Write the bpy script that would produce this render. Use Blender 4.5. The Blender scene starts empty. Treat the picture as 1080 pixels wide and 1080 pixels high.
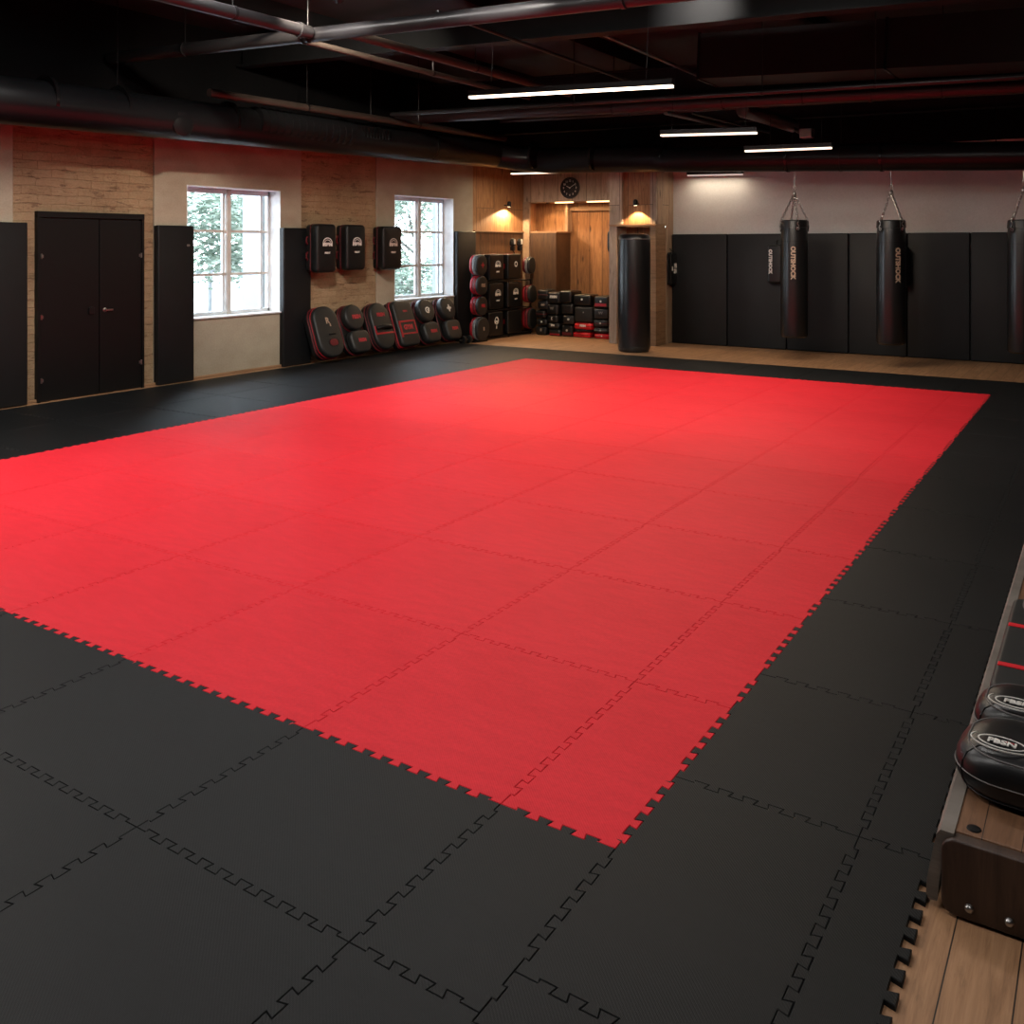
import bpy, bmesh, math, random
from mathutils import Vector, Matrix
from mathutils.geometry import delaunay_2d_cdt
random.seed(7)
C = bpy.context.scene.collection
PI = math.pi
SC = bpy.context.scene
SC.view_settings.view_transform = 'Standard'
SC.view_settings.look = 'None'
SC.view_settings.exposure = 0.0

# ------------------------------------------------------------------ materials
def newmat(name):
    m = bpy.data.materials.new(name); m.use_nodes = True
    nt = m.node_tree; b = nt.nodes['Principled BSDF']
    return m, nt, b
def N(nt, t, **kw):
    n = nt.nodes.new(t)
    for k, v in kw.items(): setattr(n, k, v)
    return n
def ramp(nt, fac, stops):
    r = N(nt, 'ShaderNodeValToRGB')
    el = r.color_ramp.elements
    el[0].position, el[0].color = stops[0][0], (*stops[0][1], 1)
    el[1].position, el[1].color = stops[-1][0], (*stops[-1][1], 1)
    for p, c in stops[1:-1]:
        e = el.new(p); e.color = (*c, 1)
    nt.links.new(fac, r.inputs[0]); return r.outputs[0]
def mix(nt, fac, a, b, mode='MIX'):
    n = N(nt, 'ShaderNodeMix', data_type='RGBA', blend_type=mode)
    for inp, v in ((n.inputs[0], fac), (n.inputs[6], a), (n.inputs[7], b)):
        if isinstance(v, (int, float)): inp.default_value = v
        elif isinstance(v, tuple): inp.default_value = (*v, 1)
        else: nt.links.new(v, inp)
    return n.outputs[2]
def noise(nt, vec, scale, detail=3, rough=.5, dist=0):
    n = N(nt, 'ShaderNodeTexNoise'); n.inputs['Scale'].default_value = scale
    n.inputs['Detail'].default_value = detail; n.inputs['Roughness'].default_value = rough
    n.inputs['Distortion'].default_value = dist
    if vec is not None: nt.links.new(vec, n.inputs['Vector'])
    return n.outputs[0]
def mapping(nt, vec, scale=(1, 1, 1), loc=(0, 0, 0)):
    n = N(nt, 'ShaderNodeMapping'); n.inputs['Scale'].default_value = scale; n.inputs['Location'].default_value = loc
    nt.links.new(vec, n.inputs['Vector']); return n.outputs[0]
def coords(nt): return N(nt, 'ShaderNodeTexCoord').outputs['Object']
def swiz(nt, vec, u, v):
    s = N(nt, 'ShaderNodeSeparateXYZ'); nt.links.new(vec, s.inputs[0])
    c = N(nt, 'ShaderNodeCombineXYZ')
    nt.links.new(s.outputs[u], c.inputs[0]); nt.links.new(s.outputs[v], c.inputs[1])
    w = ({0, 1, 2} - {u, v}).pop(); nt.links.new(s.outputs[w], c.inputs[2])
    return c.outputs[0]
def bump(nt, b, h, strength, dist=.01):
    n = N(nt, 'ShaderNodeBump'); n.inputs['Strength'].default_value = strength; n.inputs['Distance'].default_value = dist
    nt.links.new(h, n.inputs['Height']); nt.links.new(n.outputs[0], b.inputs['Normal'])

def plain(name, col, rough=.5, metal=0, spec=.5, var=.12, nscale=6, bstr=0, bscale=200):
    m, nt, b = newmat(name); v = coords(nt)
    n = noise(nt, v, nscale)
    lo = tuple(c*(1-var) for c in col); hi = tuple(min(1, c*(1+var)) for c in col)
    nt.links.new(ramp(nt, n, [(.3, lo), (.7, hi)]), b.inputs['Base Color'])
    b.inputs['Roughness'].default_value = rough; b.inputs['Metallic'].default_value = metal
    b.inputs['Specular IOR Level'].default_value = spec
    if bstr: bump(nt, b, noise(nt, v, bscale, 2), bstr, .003)
    return m

def foam(name, col, hi, rough, spec=.13):
    m, nt, b = newmat(name); v = coords(nt)
    big = noise(nt, v, 1.1, 4, .6)
    streak = noise(nt, mapping(nt, v, (2.5, 9, 1)), 2.2, 4, .6)
    mid = noise(nt, v, 60, 2)
    c = ramp(nt, big, [(.3, col), (.7, hi)])
    c = mix(nt, .20, c, ramp(nt, streak, [(.35, tuple(x*.8 for x in col)), (.65, tuple(x*1.15 for x in hi))]))
    c = mix(nt, .10, c, ramp(nt, mid, [(.3, tuple(x*.6 for x in col)), (.7, tuple(x*1.35 for x in hi))]))
    nt.links.new(c, b.inputs['Base Color'])
    b.inputs['Roughness'].default_value = rough
    b.inputs['Specular IOR Level'].default_value = spec
    # woven tatami-like embossing
    w1 = N(nt, 'ShaderNodeTexWave', wave_type='BANDS', bands_direction='DIAGONAL'); w1.inputs['Scale'].default_value = 58
    w1.inputs['Distortion'].default_value = .6
    nt.links.new(v, w1.inputs['Vector'])
    w2 = N(nt, 'ShaderNodeTexWave', wave_type='BANDS', bands_direction='X'); w2.inputs['Scale'].default_value = 78
    nt.links.new(v, w2.inputs['Vector'])
    mm = N(nt, 'ShaderNodeMath', operation='ADD'); nt.links.new(w1.outputs[1], mm.inputs[0]); nt.links.new(w2.outputs[1], mm.inputs[1])
    bump(nt, b, mm.outputs[0], .26, .0015)
    return m

def wood(name, u, v, cols, plank_w, plank_l=2.4, knots=.5, rough=.6, gap=.004, bstr=.3, loc=(0, 0, 0), gapcol=(.02, .012, .008), vary=.45):
    m, nt, b = newmat(name)
    p = mapping(nt, swiz(nt, coords(nt), u, v), loc=loc)
    br = N(nt, 'ShaderNodeTexBrick', offset=.37, offset_frequency=2)
    br.inputs['Scale'].default_value = 1; br.inputs['Brick Width'].default_value = plank_l
    br.inputs['Row Height'].default_value = plank_w; br.inputs['Mortar Size'].default_value = gap
    br.inputs['Mortar Smooth'].default_value = .3
    br.inputs['Color1'].default_value = (0, 0, 0, 1); br.inputs['Color2'].default_value = (1, 1, 1, 1); br.inputs['Mortar'].default_value = (.5, .5, .5, 1)
    nt.links.new(p, br.inputs['Vector'])
    # shift the grain per plank
    sh = N(nt, 'ShaderNodeVectorMath', operation='MULTIPLY_ADD')
    nt.links.new(br.outputs['Color'], sh.inputs[0]); sh.inputs[1].default_value = (9, 5, 7); nt.links.new(p, sh.inputs[2])
    g = noise(nt, mapping(nt, sh.outputs[0], (.8, 8, 1)), 2.3, 7, .66, 1.4)
    fine = noise(nt, mapping(nt, sh.outputs[0], (3, 70, 1)), 3, 3, .6)
    d, md, li = cols
    c = ramp(nt, g, [(.28, d), (.5, md), (.72, li)])
    c = mix(nt, .25, c, ramp(nt, fine, [(.3, tuple(x*.55 for x in md)), (.7, tuple(min(1, x*1.35) for x in md))]))
    c = mix(nt, vary, c, ramp(nt, br.outputs['Color'], [(0, (.45, .45, .45)), (1, (1, 1, 1))]), 'MULTIPLY')
    vo = N(nt, 'ShaderNodeTexVoronoi'); vo.inputs['Scale'].default_value = 2.1
    nt.links.new(mapping(nt, sh.outputs[0], (.8, 2.2, 1)), vo.inputs['Vector'])
    kn = ramp(nt, vo.outputs['Distance'], [(.05, (1, 1, 1)), (.16, (0, 0, 0))])
    km = N(nt, 'ShaderNodeMath', operation='MULTIPLY'); km.inputs[1].default_value = knots; nt.links.new(kn, km.inputs[0])
    c = mix(nt, km.outputs[0], c, tuple(x*.3 for x in d))
    rot = ramp(nt, noise(nt, mapping(nt, sh.outputs[0], (.8, 6, 1)), 2.2, 7, .7, 1.2), [(.30, (1, 1, 1)), (.40, (0, 0, 0))])
    rm = N(nt, 'ShaderNodeMath', operation='MULTIPLY'); rm.inputs[1].default_value = knots*.75; nt.links.new(rot, rm.inputs[0])
    c = mix(nt, rm.outputs[0], c, tuple(x*.45 for x in d))
    c = mix(nt, br.outputs['Fac'], c, gapcol)
    nt.links.new(c, b.inputs['Base Color']); b.inputs['Roughness'].default_value = rough
    inv = N(nt, 'ShaderNodeMath', operation='SUBTRACT'); inv.inputs[0].default_value = 1; nt.links.new(br.outputs['Fac'], inv.inputs[1])
    ad = N(nt, 'ShaderNodeMath', operation='MULTIPLY_ADD'); nt.links.new(fine, ad.inputs[0]); ad.inputs[1].default_value = .25; nt.links.new(inv.outputs[0], ad.inputs[2])
    bump(nt, b, ad.outputs[0], bstr, .006)
    return m

def brickmat():
    m, nt, b = newmat('worn painted brick')
    p = swiz(nt, coords(nt), 1, 2)
    w = N(nt, 'ShaderNodeVectorMath', operation='MULTIPLY_ADD')
    nz = N(nt, 'ShaderNodeTexNoise'); nz.inputs['Scale'].default_value = 4; nz.inputs['Detail'].default_value = 4; nt.links.new(p, nz.inputs['Vector'])
    nt.links.new(nz.outputs[1], w.inputs[0]); w.inputs[1].default_value = (.10, .06, 0); nt.links.new(p, w.inputs[2])
    br = N(nt, 'ShaderNodeTexBrick'); br.inputs['Scale'].default_value = 1
    br.inputs['Brick Width'].default_value = .34; br.inputs['Row Height'].default_value = .1
    br.inputs['Mortar Size'].default_value = .004; br.inputs['Mortar Smooth'].default_value = .6
    br.inputs['Color1'].default_value = (.33, .23, .125, 1); br.inputs['Color2'].default_value = (.46, .34, .20, 1)
    br.inputs['Mortar'].default_value = (.30, .18, .10, 1)
    nt.links.new(w.outputs[0], br.inputs['Vector'])
    big = noise(nt, p, 1.6, 5, .65)
    c = mix(nt, .66, br.outputs[0], ramp(nt, big, [(.3, (.19, .12, .065)), (.55, (.35, .245, .14)), (.75, (.47, .35, .215))]))
    # dark pits and broken joints, stretched along the courses
    pit = noise(nt, mapping(nt, p, (1.6, 7, 1)), 1.9, 8, .72, .4)
    pm = ramp(nt, pit, [(.385, (1, 1, 1)), (.43, (0, 0, 0))])
    pmm = N(nt, 'ShaderNodeMath', operation='MULTIPLY'); pmm.inputs[1].default_value = .7; nt.links.new(pm, pmm.inputs[0])
    c = mix(nt, pmm.outputs[0], c, (.10, .052, .027))
    spk = noise(nt, p, 45, 3, .7)
    c = mix(nt, .15, c, ramp(nt, spk, [(.35, (.14, .075, .04)), (.65, (.6, .4, .25))]))
    nt.links.new(c, b.inputs['Base Color']); b.inputs['Roughness'].default_value = .9
    a = N(nt, 'ShaderNodeMath', operation='ADD'); nt.links.new(pit, a.inputs[0])
    inv = N(nt, 'ShaderNodeMath', operation='MULTIPLY'); inv.inputs[1].default_value = -.5; nt.links.new(br.outputs['Fac'], inv.inputs[0])
    nt.links.new(inv.outputs[0], a.inputs[1])
    bump(nt, b, a.outputs[0], .9, .03)
    return m

def plaster(name, lo, hi, rough=.85, s=1.4):
    m, nt, b = newmat(name); v = coords(nt)
    n = noise(nt, mapping(nt, v, (1, 1, 1.6)), s, 6, .6)
    f = noise(nt, v, 50, 3, .6)
    c = ramp(nt, n, [(.3, lo), (.7, hi)])
    c = mix(nt, .18, c, ramp(nt, f, [(.35, tuple(x*.6 for x in lo)), (.65, hi)]))
    nt.links.new(c, b.inputs['Base Color']); b.inputs['Roughness'].default_value = rough
    bump(nt, b, f, .15, .004)
    return m

def emis(name, col, s):
    m, nt, b = newmat(name)
    b.inputs['Base Color'].default_value = (*col, 1)
    b.inputs['Emission Color'].default_value = (*col, 1); b.inputs['Emission Strength'].default_value = s
    return m

M = {}
M['red_foam'] = foam('red foam', (.64, .019, .031), (.72, .027, .042), .52, .09)
M['black_foam'] = foam('black foam', (.0072, .0078, .0085), (.0102, .0110, .0118), .48, .15)
M['floorwood'] = wood('oak floor boards', 1, 0, ((.20, .10, .05), (.38, .205, .105), (.50, .285, .155)), .155, 1.9, .55, .45, .0022, .25, loc=(.3, .045, 0), vary=.25)
M['benchwood'] = wood('bench boards', 1, 0, ((.10, .045, .022), (.20, .098, .05), (.28, .145, .078)), .095, 1.1, .4, .45, .0014, .25, vary=.3)
M['benchend'] = wood('bench end board', 2, 0, ((.022, .011, .007), (.055, .029, .019), (.09, .05, .032)), .6, 4, .5, .5, .001, .3)
M['benchrail'] = wood('weathered bench rail', 1, 2, ((.11, .09, .075), (.21, .18, .155), (.30, .27, .24)), .5, 3, .2, .5, .001, .3)
M['brick'] = brickmat()
M['concrete'] = plaster('tan plaster panel', (.31, .265, .195), (.44, .39, .30))
M['shade_wall'] = plain('shade-dark wall top', (.004, .004, .0045), .8, spec=.1)  # shade of the upper walls put into the base colour
M['white_wall'] = plaster('off-white plaster', (.50, .50, .48), (.60, .60, .58), s=.8)
M['dark_wall'] = plaster('charcoal plaster', (.03, .03, .03), (.05, .048, .046))
M['ceil'] = plaster('black ceiling', (.006, .006, .0065), (.018, .018, .02), .7, 2.5)
warm = ((.12, .048, .017), (.36, .175, .07), (.54, .30, .14))
M['wood_left'] = wood('warm vertical boards', 2, 1, warm, .62, 4, .8, .6, .004, .3)
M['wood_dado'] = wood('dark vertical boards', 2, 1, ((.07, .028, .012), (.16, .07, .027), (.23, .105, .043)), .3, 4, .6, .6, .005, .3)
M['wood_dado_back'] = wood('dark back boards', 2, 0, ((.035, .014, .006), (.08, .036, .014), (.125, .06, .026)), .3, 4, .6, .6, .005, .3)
M['wood_back'] = wood('warm back boards', 2, 0, warm, .62, 4, .9, .6, .004, .3)
M['wood_plank'] = wood('brown plank wall', 2, 0, ((.13, .055, .02), (.31, .14, .05), (.46, .22, .085)), .29, 4, .9, .6, .007, .3, loc=(0, .17, 0))
M['wood_grey'] = wood('greyed boards', 2, 0, ((.22, .15, .10), (.43, .32, .235), (.58, .45, .34)), .33, 4, .9, .65, .004, .3)
M['wood_side'] = wood('greyed side boards', 2, 1, ((.19, .115, .068), (.36, .24, .155), (.48, .34, .23)), .28, 4, .8, .65, .004, .3)
M['wood_trim'] = wood('trim wood', 0, 2, ((.18, .10, .05), (.33, .19, .10), (.42, .26, .15)), .6, 4, .3, .6, .002, .2)
M['vinyl'] = plain('black vinyl', (.0055, .0058, .0062), .40, spec=.4, bstr=.12, bscale=40)
M['wallpad'] = plain('black wall pad vinyl', (.0065, .007, .008), .5, spec=.28, bstr=.2, bscale=120)
M['leather'] = plain('black leather', (.007, .0073, .008), .30, bstr=.25, bscale=90)
M['leather_gloss'] = plain('glossy black leather', (.007, .007, .0075), .34, bstr=.08, bscale=60)
M['matte_black'] = plain('matte black face', (.0095, .010, .010), .52, bstr=.1)
M['red_vinyl'] = plain('red vinyl', (.30, .006, .014), .4)
M['dark_red'] = plain('dark red vinyl', (.10, .004, .008), .45)
M['grey_vinyl'] = plain('grey vinyl', (.16, .165, .17), .4)
M['print'] = plain('off-white print', (.72, .70, .66), .5)
M['red_print'] = plain('red print', (.36, .02, .03), .5)
M['tan_print'] = plain('tan print', (.36, .27, .2), .5)
M['red_band'] = plain('bright red band', (.68, .012, .022), .45)
M['thread'] = plain('grey stitching', (.17, .16, .155), .5)
M['door'] = plain('black painted door', (.0035, .0036, .004), .45, spec=.25)
M['metal'] = plain('black metal', (.014, .0135, .014), .38, .6)
M['duct'] = plain('black duct metal', (.008, .0085, .0095), .34, .0, spec=.25, nscale=2)
M['ductseam'] = plain('duct seam', (.03, .03, .032), .25, .8)
M['beam'] = plain('black beam steel', (.007, .0073, .008), .55, .0, spec=.2)
M['pipe'] = plain('black pipe', (.016, .015, .016), .36, .2)
M['pipe_red'] = plain('dark red pipe', (.022, .011, .012), .42, .15)
M['pipe_brown'] = plain('brown pipe', (.045, .034, .028), .45, .2)
M['steel'] = plain('bright steel', (.42, .41, .40), .28, 1)
M['flex'] = plain('silver flexible duct', (.22, .22, .22), .3, .85)
M['winframe'] = plain('white window frame', (.62, .66, .70), .4)
M['reveal'] = plain('white painted reveal', (.74, .76, .78), .6)
M['muntin'] = plain('weathered window bar', (.52, .49, .46), .5)
M['led'] = emis('warm led diffuser', (1, .80, .60), 5.5)
M['led_far'] = emis('warm led diffuser far', (1, .80, .60), 2.2)
M['led_dim'] = emis('dim led diffuser', (1, .9, .8), .42)
M['glow'] = emis('warm glow diffuser', (1, .66, .33), 3.0)
M['bulb'] = emis('sconce lens', (1, .80, .55), 9)
M['ground'] = plaster('pale gravel outside', (.2, .205, .205), (.28, .28, .28), s=.6)
M['ext_white'] = plaster('pale outside post', (.17, .19, .215), (.20, .22, .245))
M['fence'] = plain('pale fence paint', (.12, .13, .135), .6)
M['bark'] = plain('bark', (.14, .14, .13), .9)
def leafmat():
    m, nt, b = newmat('sunlit leaves')
    oi = coords(nt)
    c = ramp(nt, noise(nt, oi, 2.2, 4, .6), [(.32, (.13, .18, .14)), (.55, (.25, .31, .25)), (.75, (.42, .47, .40))])
    nt.links.new(c, b.inputs['Base Color']); b.inputs['Roughness'].default_value = .6
    return m
M['leaf'] = leafmat()
def glassmat():
    m, nt, b = newmat('window glass')
    nt.nodes.remove(b)
    g = N(nt, 'ShaderNodeBsdfGlossy'); g.inputs['Roughness'].default_value = .02
    t = N(nt, 'ShaderNodeBsdfTransparent'); t.inputs[0].default_value = (.97, .99, 1, 1)
    lw = N(nt, 'ShaderNodeLayerWeight'); lw.inputs[0].default_value = .15
    x = N(nt, 'ShaderNodeMixShader'); nt.links.new(lw.outputs['Fresnel'], x.inputs[0])
    nt.links.new(t.outputs[0], x.inputs[1]); nt.links.new(g.outputs[0], x.inputs[2])
    nt.links.new(x.outputs[0], nt.nodes['Material Output'].inputs[0])
    return m
M['glass'] = glassmat()

# ------------------------------------------------------------------ object helpers
def finish(bm, name, mat, parent=None, smooth=False):
    me = bpy.data.meshes.new(name)
    bmesh.ops.recalc_face_normals(bm, faces=bm.faces)
    if smooth:
        for f in bm.faces: f.smooth = True
        for e in bm.edges:
            if len(e.link_faces) == 2 and e.calc_face_angle(0) > math.radians(38): e.smooth = False
    bm.to_mesh(me); bm.free()
    me.materials.append(M[mat] if isinstance(mat, str) else mat)
    o = bpy.data.objects.new(name, me); C.objects.link(o)
    if parent: o.parent = parent
    return o
def tag(o, label, cat, group=None, kind=None):
    o['label'] = label; o['category'] = cat
    if group: o['group'] = group
    if kind: o['kind'] = kind
    return o
def thing(name, label, cat, mat=None, loc=(0, 0, 0), group=None, kind=None):
    o = bpy.data.objects.new(name, None); C.objects.link(o)
    o.empty_display_size = .1
    o.matrix_world = (Matrix.Translation(loc) @ mat) if mat is not None else Matrix.Translation(loc)
    return tag(o, label, cat, group, kind)
def struct(o):
    o['kind'] = 'structure'; return o
def copytree(root, loc, label, mat=None):
    r = root.copy(); C.objects.link(r)
    m = root.matrix_world.copy() if mat is None else mat.copy()
    m.translation = loc; r.matrix_world = m; r['label'] = label
    for ch in list(root.children):
        c = ch.copy(); C.objects.link(c); c.parent = r
        for g in list(ch.children):
            d = g.copy(); C.objects.link(d); d.parent = c
    return r
def axes(x, y, z):
    m = Matrix.Identity(4)
    for i, a in enumerate((x, y, z)):
        for j in range(3): m[j][i] = a[j]
    return m
FL = axes((0, 1, 0), (0, 0, 1), (1, 0, 0))       # faces into the room from the left wall
FB = axes((1, 0, 0), (0, 0, 1), (0, -1, 0))      # faces into the room from the back wall
FU = Matrix.Identity(4)

def box(bm, a, b, bev=0):
    r = bmesh.ops.create_cube(bm, size=1)
    c = [(a[i]+b[i])/2 for i in range(3)]; s = [abs(b[i]-a[i]) for i in range(3)]
    for v in r['verts']: v.co = Vector((c[0]+v.co.x*s[0], c[1]+v.co.y*s[1], c[2]+v.co.z*s[2]))
    if bev:
        es = list({e for v in r['verts'] for e in v.link_edges})
        bmesh.ops.bevel(bm, geom=es, offset=bev, segments=2, affect='EDGES', profile=.6)
def boxes(lst, bev=0):
    bm = bmesh.new()
    for a, b in lst: box(bm, a, b, bev)
    return bm
def frame_of(d):
    d = d.normalized(); up = Vector((0, 0, 1)) if abs(d.z) < .9 else Vector((1, 0, 0))
    s = d.cross(up).normalized(); return s, s.cross(d).normalized()
def tube(bm, pts, r, seg=14, cap=True, closed=False, radii=None):
    pts = [Vector(p) for p in pts]; rings = []; n = len(pts)
    for i, p in enumerate(pts):
        if closed: d = pts[(i+1) % n]-pts[i-1]
        else: d = pts[min(i+1, n-1)]-pts[max(i-1, 0)]
        if i == 0 or True: s, t = frame_of(d)
        rr = radii[i] if radii else r
        rings.append([bm.verts.new(p+(s*math.cos(2*PI*k/seg)+t*math.sin(2*PI*k/seg))*rr) for k in range(seg)])
    rng = range(n if closed else n-1)
    for i in rng:
        a, b = rings[i], rings[(i+1) % n]
        for k in range(seg): bm.faces.new((a[k], a[(k+1) % seg], b[(k+1) % seg], b[k]))
    if cap and not closed:
        bm.faces.new(rings[0]); bm.faces.new(rings[-1])
def tubes(pts, r, seg=14, **k):
    bm = bmesh.new(); tube(bm, pts, r, seg, **k); return bm
def lathe(prof, seg=40, ax='Z'):
    bm = bmesh.new(); rings = []
    for r, z in prof:
        rings.append([bm.verts.new((r*math.cos(2*PI*k/seg), r*math.sin(2*PI*k/seg), z)) for k in range(seg)])
    for a, b in zip(rings, rings[1:]):
        for k in range(seg): bm.faces.new((a[k], a[(k+1) % seg], b[(k+1) % seg], b[k]))
    bm.faces.new(rings[0]); bm.faces.new(rings[-1])
    return bm
def rrect(w, h, r, n=7, taper=0):
    """rounded rectangle outline, centred"""
    r = min(r, w/2-.0005, h/2-.0005); out = []
    for cx, cy, a0 in ((w/2-r, h/2-r, 0), (-w/2+r, h/2-r, 90), (-w/2+r, -h/2+r, 180), (w/2-r, -h/2+r, 270)):
        for i in range(n+1):
            a = math.radians(a0+90*i/n)
            x, y = cx+r*math.cos(a), cy+r*math.sin(a)
            out.append((x*(1+taper*y/h), y))
    return out
def puff(bm, w, h, cr, t, edge, z0=0, cx=0, cy=0, belly=0, n=7, taper=0, steps=5):
    """padded slab: rounded outline, rounded edges of size `edge`, crown `belly` on the front"""
    prof = []
    for i in range(steps+1):
        a = PI/2*i/steps; prof.append((edge*(1-math.sin(a)), edge*(1-math.cos(a))))   # inset, z
    layers = [(i_, z_) for i_, z_ in prof] + [(i_, t-z_) for i_, z_ in reversed(prof)]
    if belly:
        m = min(w, h)/2
        layers += [(edge+(m-edge)*.25, t+belly*.45), (edge+(m-edge)*.55, t+belly*.85), (edge+(m-edge)*.8, t+belly)]
    rings = []
    for ins, z in layers:
        ww, hh = max(w-2*ins, .004), max(h-2*ins, .004)
        rings.append([bm.verts.new((cx+x, cy+y, z0+z)) for x, y in rrect(ww, hh, max(cr-ins, .001), n, taper)])
    for a, b in zip(rings, rings[1:]):
        L = len(a)
        for k in range(L): bm.faces.new((a[k], a[(k+1) % L], b[(k+1) % L], b[k]))
    bm.faces.new(rings[0]); bm.faces.new(rings[-1])
def puffs(*a, **k):
    bm = bmesh.new(); puff(bm, *a, **k); return bm
def piping(w, h, cr, z, r=.006, cx=0, cy=0, taper=0):
    return tubes([(cx+x, cy+y, z) for x, y in rrect(w, h, cr, 7, taper)], r, 6, closed=True)
def ring_flat(bm, rx, ry, wd, z, cx=0, cy=0, a0=0, a1=360, seg=40, h=.0025):
    vs = []
    for i in range(seg+1):
        a = math.radians(a0+(a1-a0)*i/seg)
        vs.append([bm.verts.new((cx+(rx+o)*math.cos(a), cy+(ry+o)*math.sin(a), z+dz)) for o, dz in ((-wd/2, 0), (-wd/2, h), (wd/2, h), (wd/2, 0))])
    for a, b in zip(vs, vs[1:]):
        for k in range(4): bm.faces.new((a[k], a[(k+1) % 4], b[(k+1) % 4], b[k]))
_txt = {}
def text(body, size, mat, parent, m, name='lettering', bold=.0, ext=.0015, sx=1):
    key = (body, size, bold, ext)
    if key not in _txt:
        cu = bpy.data.curves.new('lettering_curve', 'FONT'); cu.body = body; cu.size = size; cu.align_x = 'CENTER'; cu.align_y = 'CENTER'
        cu.extrude = ext; cu.offset = bold; cu.resolution_u = 3
        to = bpy.data.objects.new('lettering_tmp', cu); C.objects.link(to)
        dg = bpy.context.evaluated_depsgraph_get(); dg.update()
        me = bpy.data.meshes.new_from_object(to.evaluated_get(dg))
        bpy.data.objects.remove(to); bpy.data.curves.remove(cu)
        _txt[key] = me
    me = _txt[key].copy(); me.materials.clear(); me.materials.append(M[mat])
    me.transform(m @ Matrix.Diagonal((sx, 1, 1, 1)))
    o = bpy.data.objects.new(name, me); C.objects.link(o); o.parent = parent
    return o
T = Matrix.Translation
def RX(a): return Matrix.Rotation(a, 4, 'X')
def RY(a): return Matrix.Rotation(a, 4, 'Y')
def RZ(a): return Matrix.Rotation(a, 4, 'Z')

ORD = ['first', 'second', 'third', 'fourth', 'fifth', 'sixth', 'seventh', 'eighth', 'ninth', 'tenth', 'eleventh', 'twelfth', 'thirteenth', 'fourteenth', 'fifteenth', 'sixteenth']

# ------------------------------------------------------------------ room shell
ZF = -.015                                   # wooden floor; the mats' tops are at z = 0
XL, YB, XR, YN, ZC = -10.4, 16.17, 3.6, -3.2, 4.75
struct(finish(boxes([((XL-.3, YN-.2, ZF-.1), (XR+.2, 17.6, ZF))]), 'floor', 'floorwood'))
struct(finish(boxes([((XL-.3, YN-.2, ZC), (XR+.2, 17.6, ZC+.1))]), 'ceiling', 'ceil'))
struct(finish(boxes([((XR, YN, ZF), (XR+.15, 17.4, ZC))]), 'wall_right', 'dark_wall'))
struct(finish(boxes([((XL-.3, YN-.15, ZF), (XR, YN, ZC))]), 'wall_near', 'dark_wall'))
struct(finish(boxes([((-6.87, YB, ZF), (XR, YB+.15, 3.42))]), 'wall_back', 'white_wall'))
W1 = (8.13, 9.80, .79, 2.60); W2 = (12.41, 14.12, .83, 2.66)
def wall_panel(y0, y1, mat, x=XL, name='wall_left', win=None, z0=ZF, z1=3.5, th=.32):
    x0 = XL-th
    if win:
        a, b, c, d = win
        L = [((x0, y0, z0), (x, a, z1)), ((x0, b, z0), (x, y1, z1)), ((x0, a, z0), (x, b, c)), ((x0, a, d), (x, b, z1))]
        L = [q for q in L if q[1][1]-q[0][1] > .001]
    else: L = [((x0, y0, z0), (x, y1, z1))]
    return struct(finish(boxes(L), name, mat))
g = .008
wall_panel(YN, 3.9, 'brick'); wall_panel(3.9+g, 5.79, 'concrete')
wall_panel(5.79+g, 7.62, 'brick', XL-.012)
wall_panel(7.62+g, 10.22, 'concrete', win=W1)
wall_panel(10.22+g, 11.94, 'brick', XL-.012)
wall_panel(11.94+g, 14.75, 'concrete', win=W2)
wall_panel(14.75+g, 17.35, 'wood_left', XL-.01, z0=2.06)
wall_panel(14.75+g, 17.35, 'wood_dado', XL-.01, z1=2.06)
struct(finish(boxes([((XL-.34, YN, ZF), (XL-.325, 17.3, ZC))]) if False else boxes([((XL-.30, y-.002, ZF), (XL-.05, y+g+.002, 3.5)) for y in (3.9, 5.79, 7.62, 10.22, 11.94, 14.75)]), 'wall_left_joint', 'metal'))
struct(finish(boxes([((XL-.02, 14.77, 2.045), (XL+.035, 16.6, 2.075))], .004), 'trim_1', 'wood_trim'))
struct(finish(boxes([((XL, YN, ZF), (XL+.03, 14.75, .025))], .003), 'baseboard_left', 'wood_trim'))
struct(finish(boxes([((XL-.32, YN, 3.5), (XL+.004, 17.35, ZC))]), 'wall_left_top', 'shade_wall'))  # wall tops above the duct, darkness painted in
struct(finish(boxes([((-6.87, YB-.01, 3.42), (XR, YB+.15, ZC))]), 'wall_back_top', 'shade_wall'))
struct(finish(boxes([((XL, 16.59, 3.5), (-7.79, 17.3, ZC)), ((-7.81, 15.39, 3.5), (-6.855, 17.4, ZC))]), 'wall_alcove_top', 'shade_wall'))
# alcove
struct(finish(boxes([((XL, 16.6, 2.68), (-7.79, 17.3, 3.5))]), 'wall_alcove_lintel', 'wood_grey'))
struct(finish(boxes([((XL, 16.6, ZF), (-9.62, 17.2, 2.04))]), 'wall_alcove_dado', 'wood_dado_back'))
struct(finish(boxes([((XL, 16.585, 2.04), (-9.60, 17.2, 2.075))], .004), 'trim_2', 'wood_trim'))
struct(finish(boxes([((XL, 17.1, 2.07), (-9.62, 17.35, 2.7))]), 'wall_alcove_niche', 'wood_back'))
struct(finish(boxes([((-9.64, 17.0, 2.07), (-9.58, 17.3, 2.7))]), 'wall_alcove_niche_side', 'wood_side'))
struct(finish(boxes([((XL, 16.56, ZF), (XL+.16, 16.62, 2.7))], .004), 'trim_3', 'wood_side'))
struct(finish(boxes([((-9.62, 17.2, ZF), (-7.79, 17.4, 2.7))]), 'wall_alcove', 'wood_plank'))
struct(finish(boxes([((-9.60, 17.12, 2.50), (-7.79, 17.2, 2.58))], .004), 'trim_4', 'wood_trim'))
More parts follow.
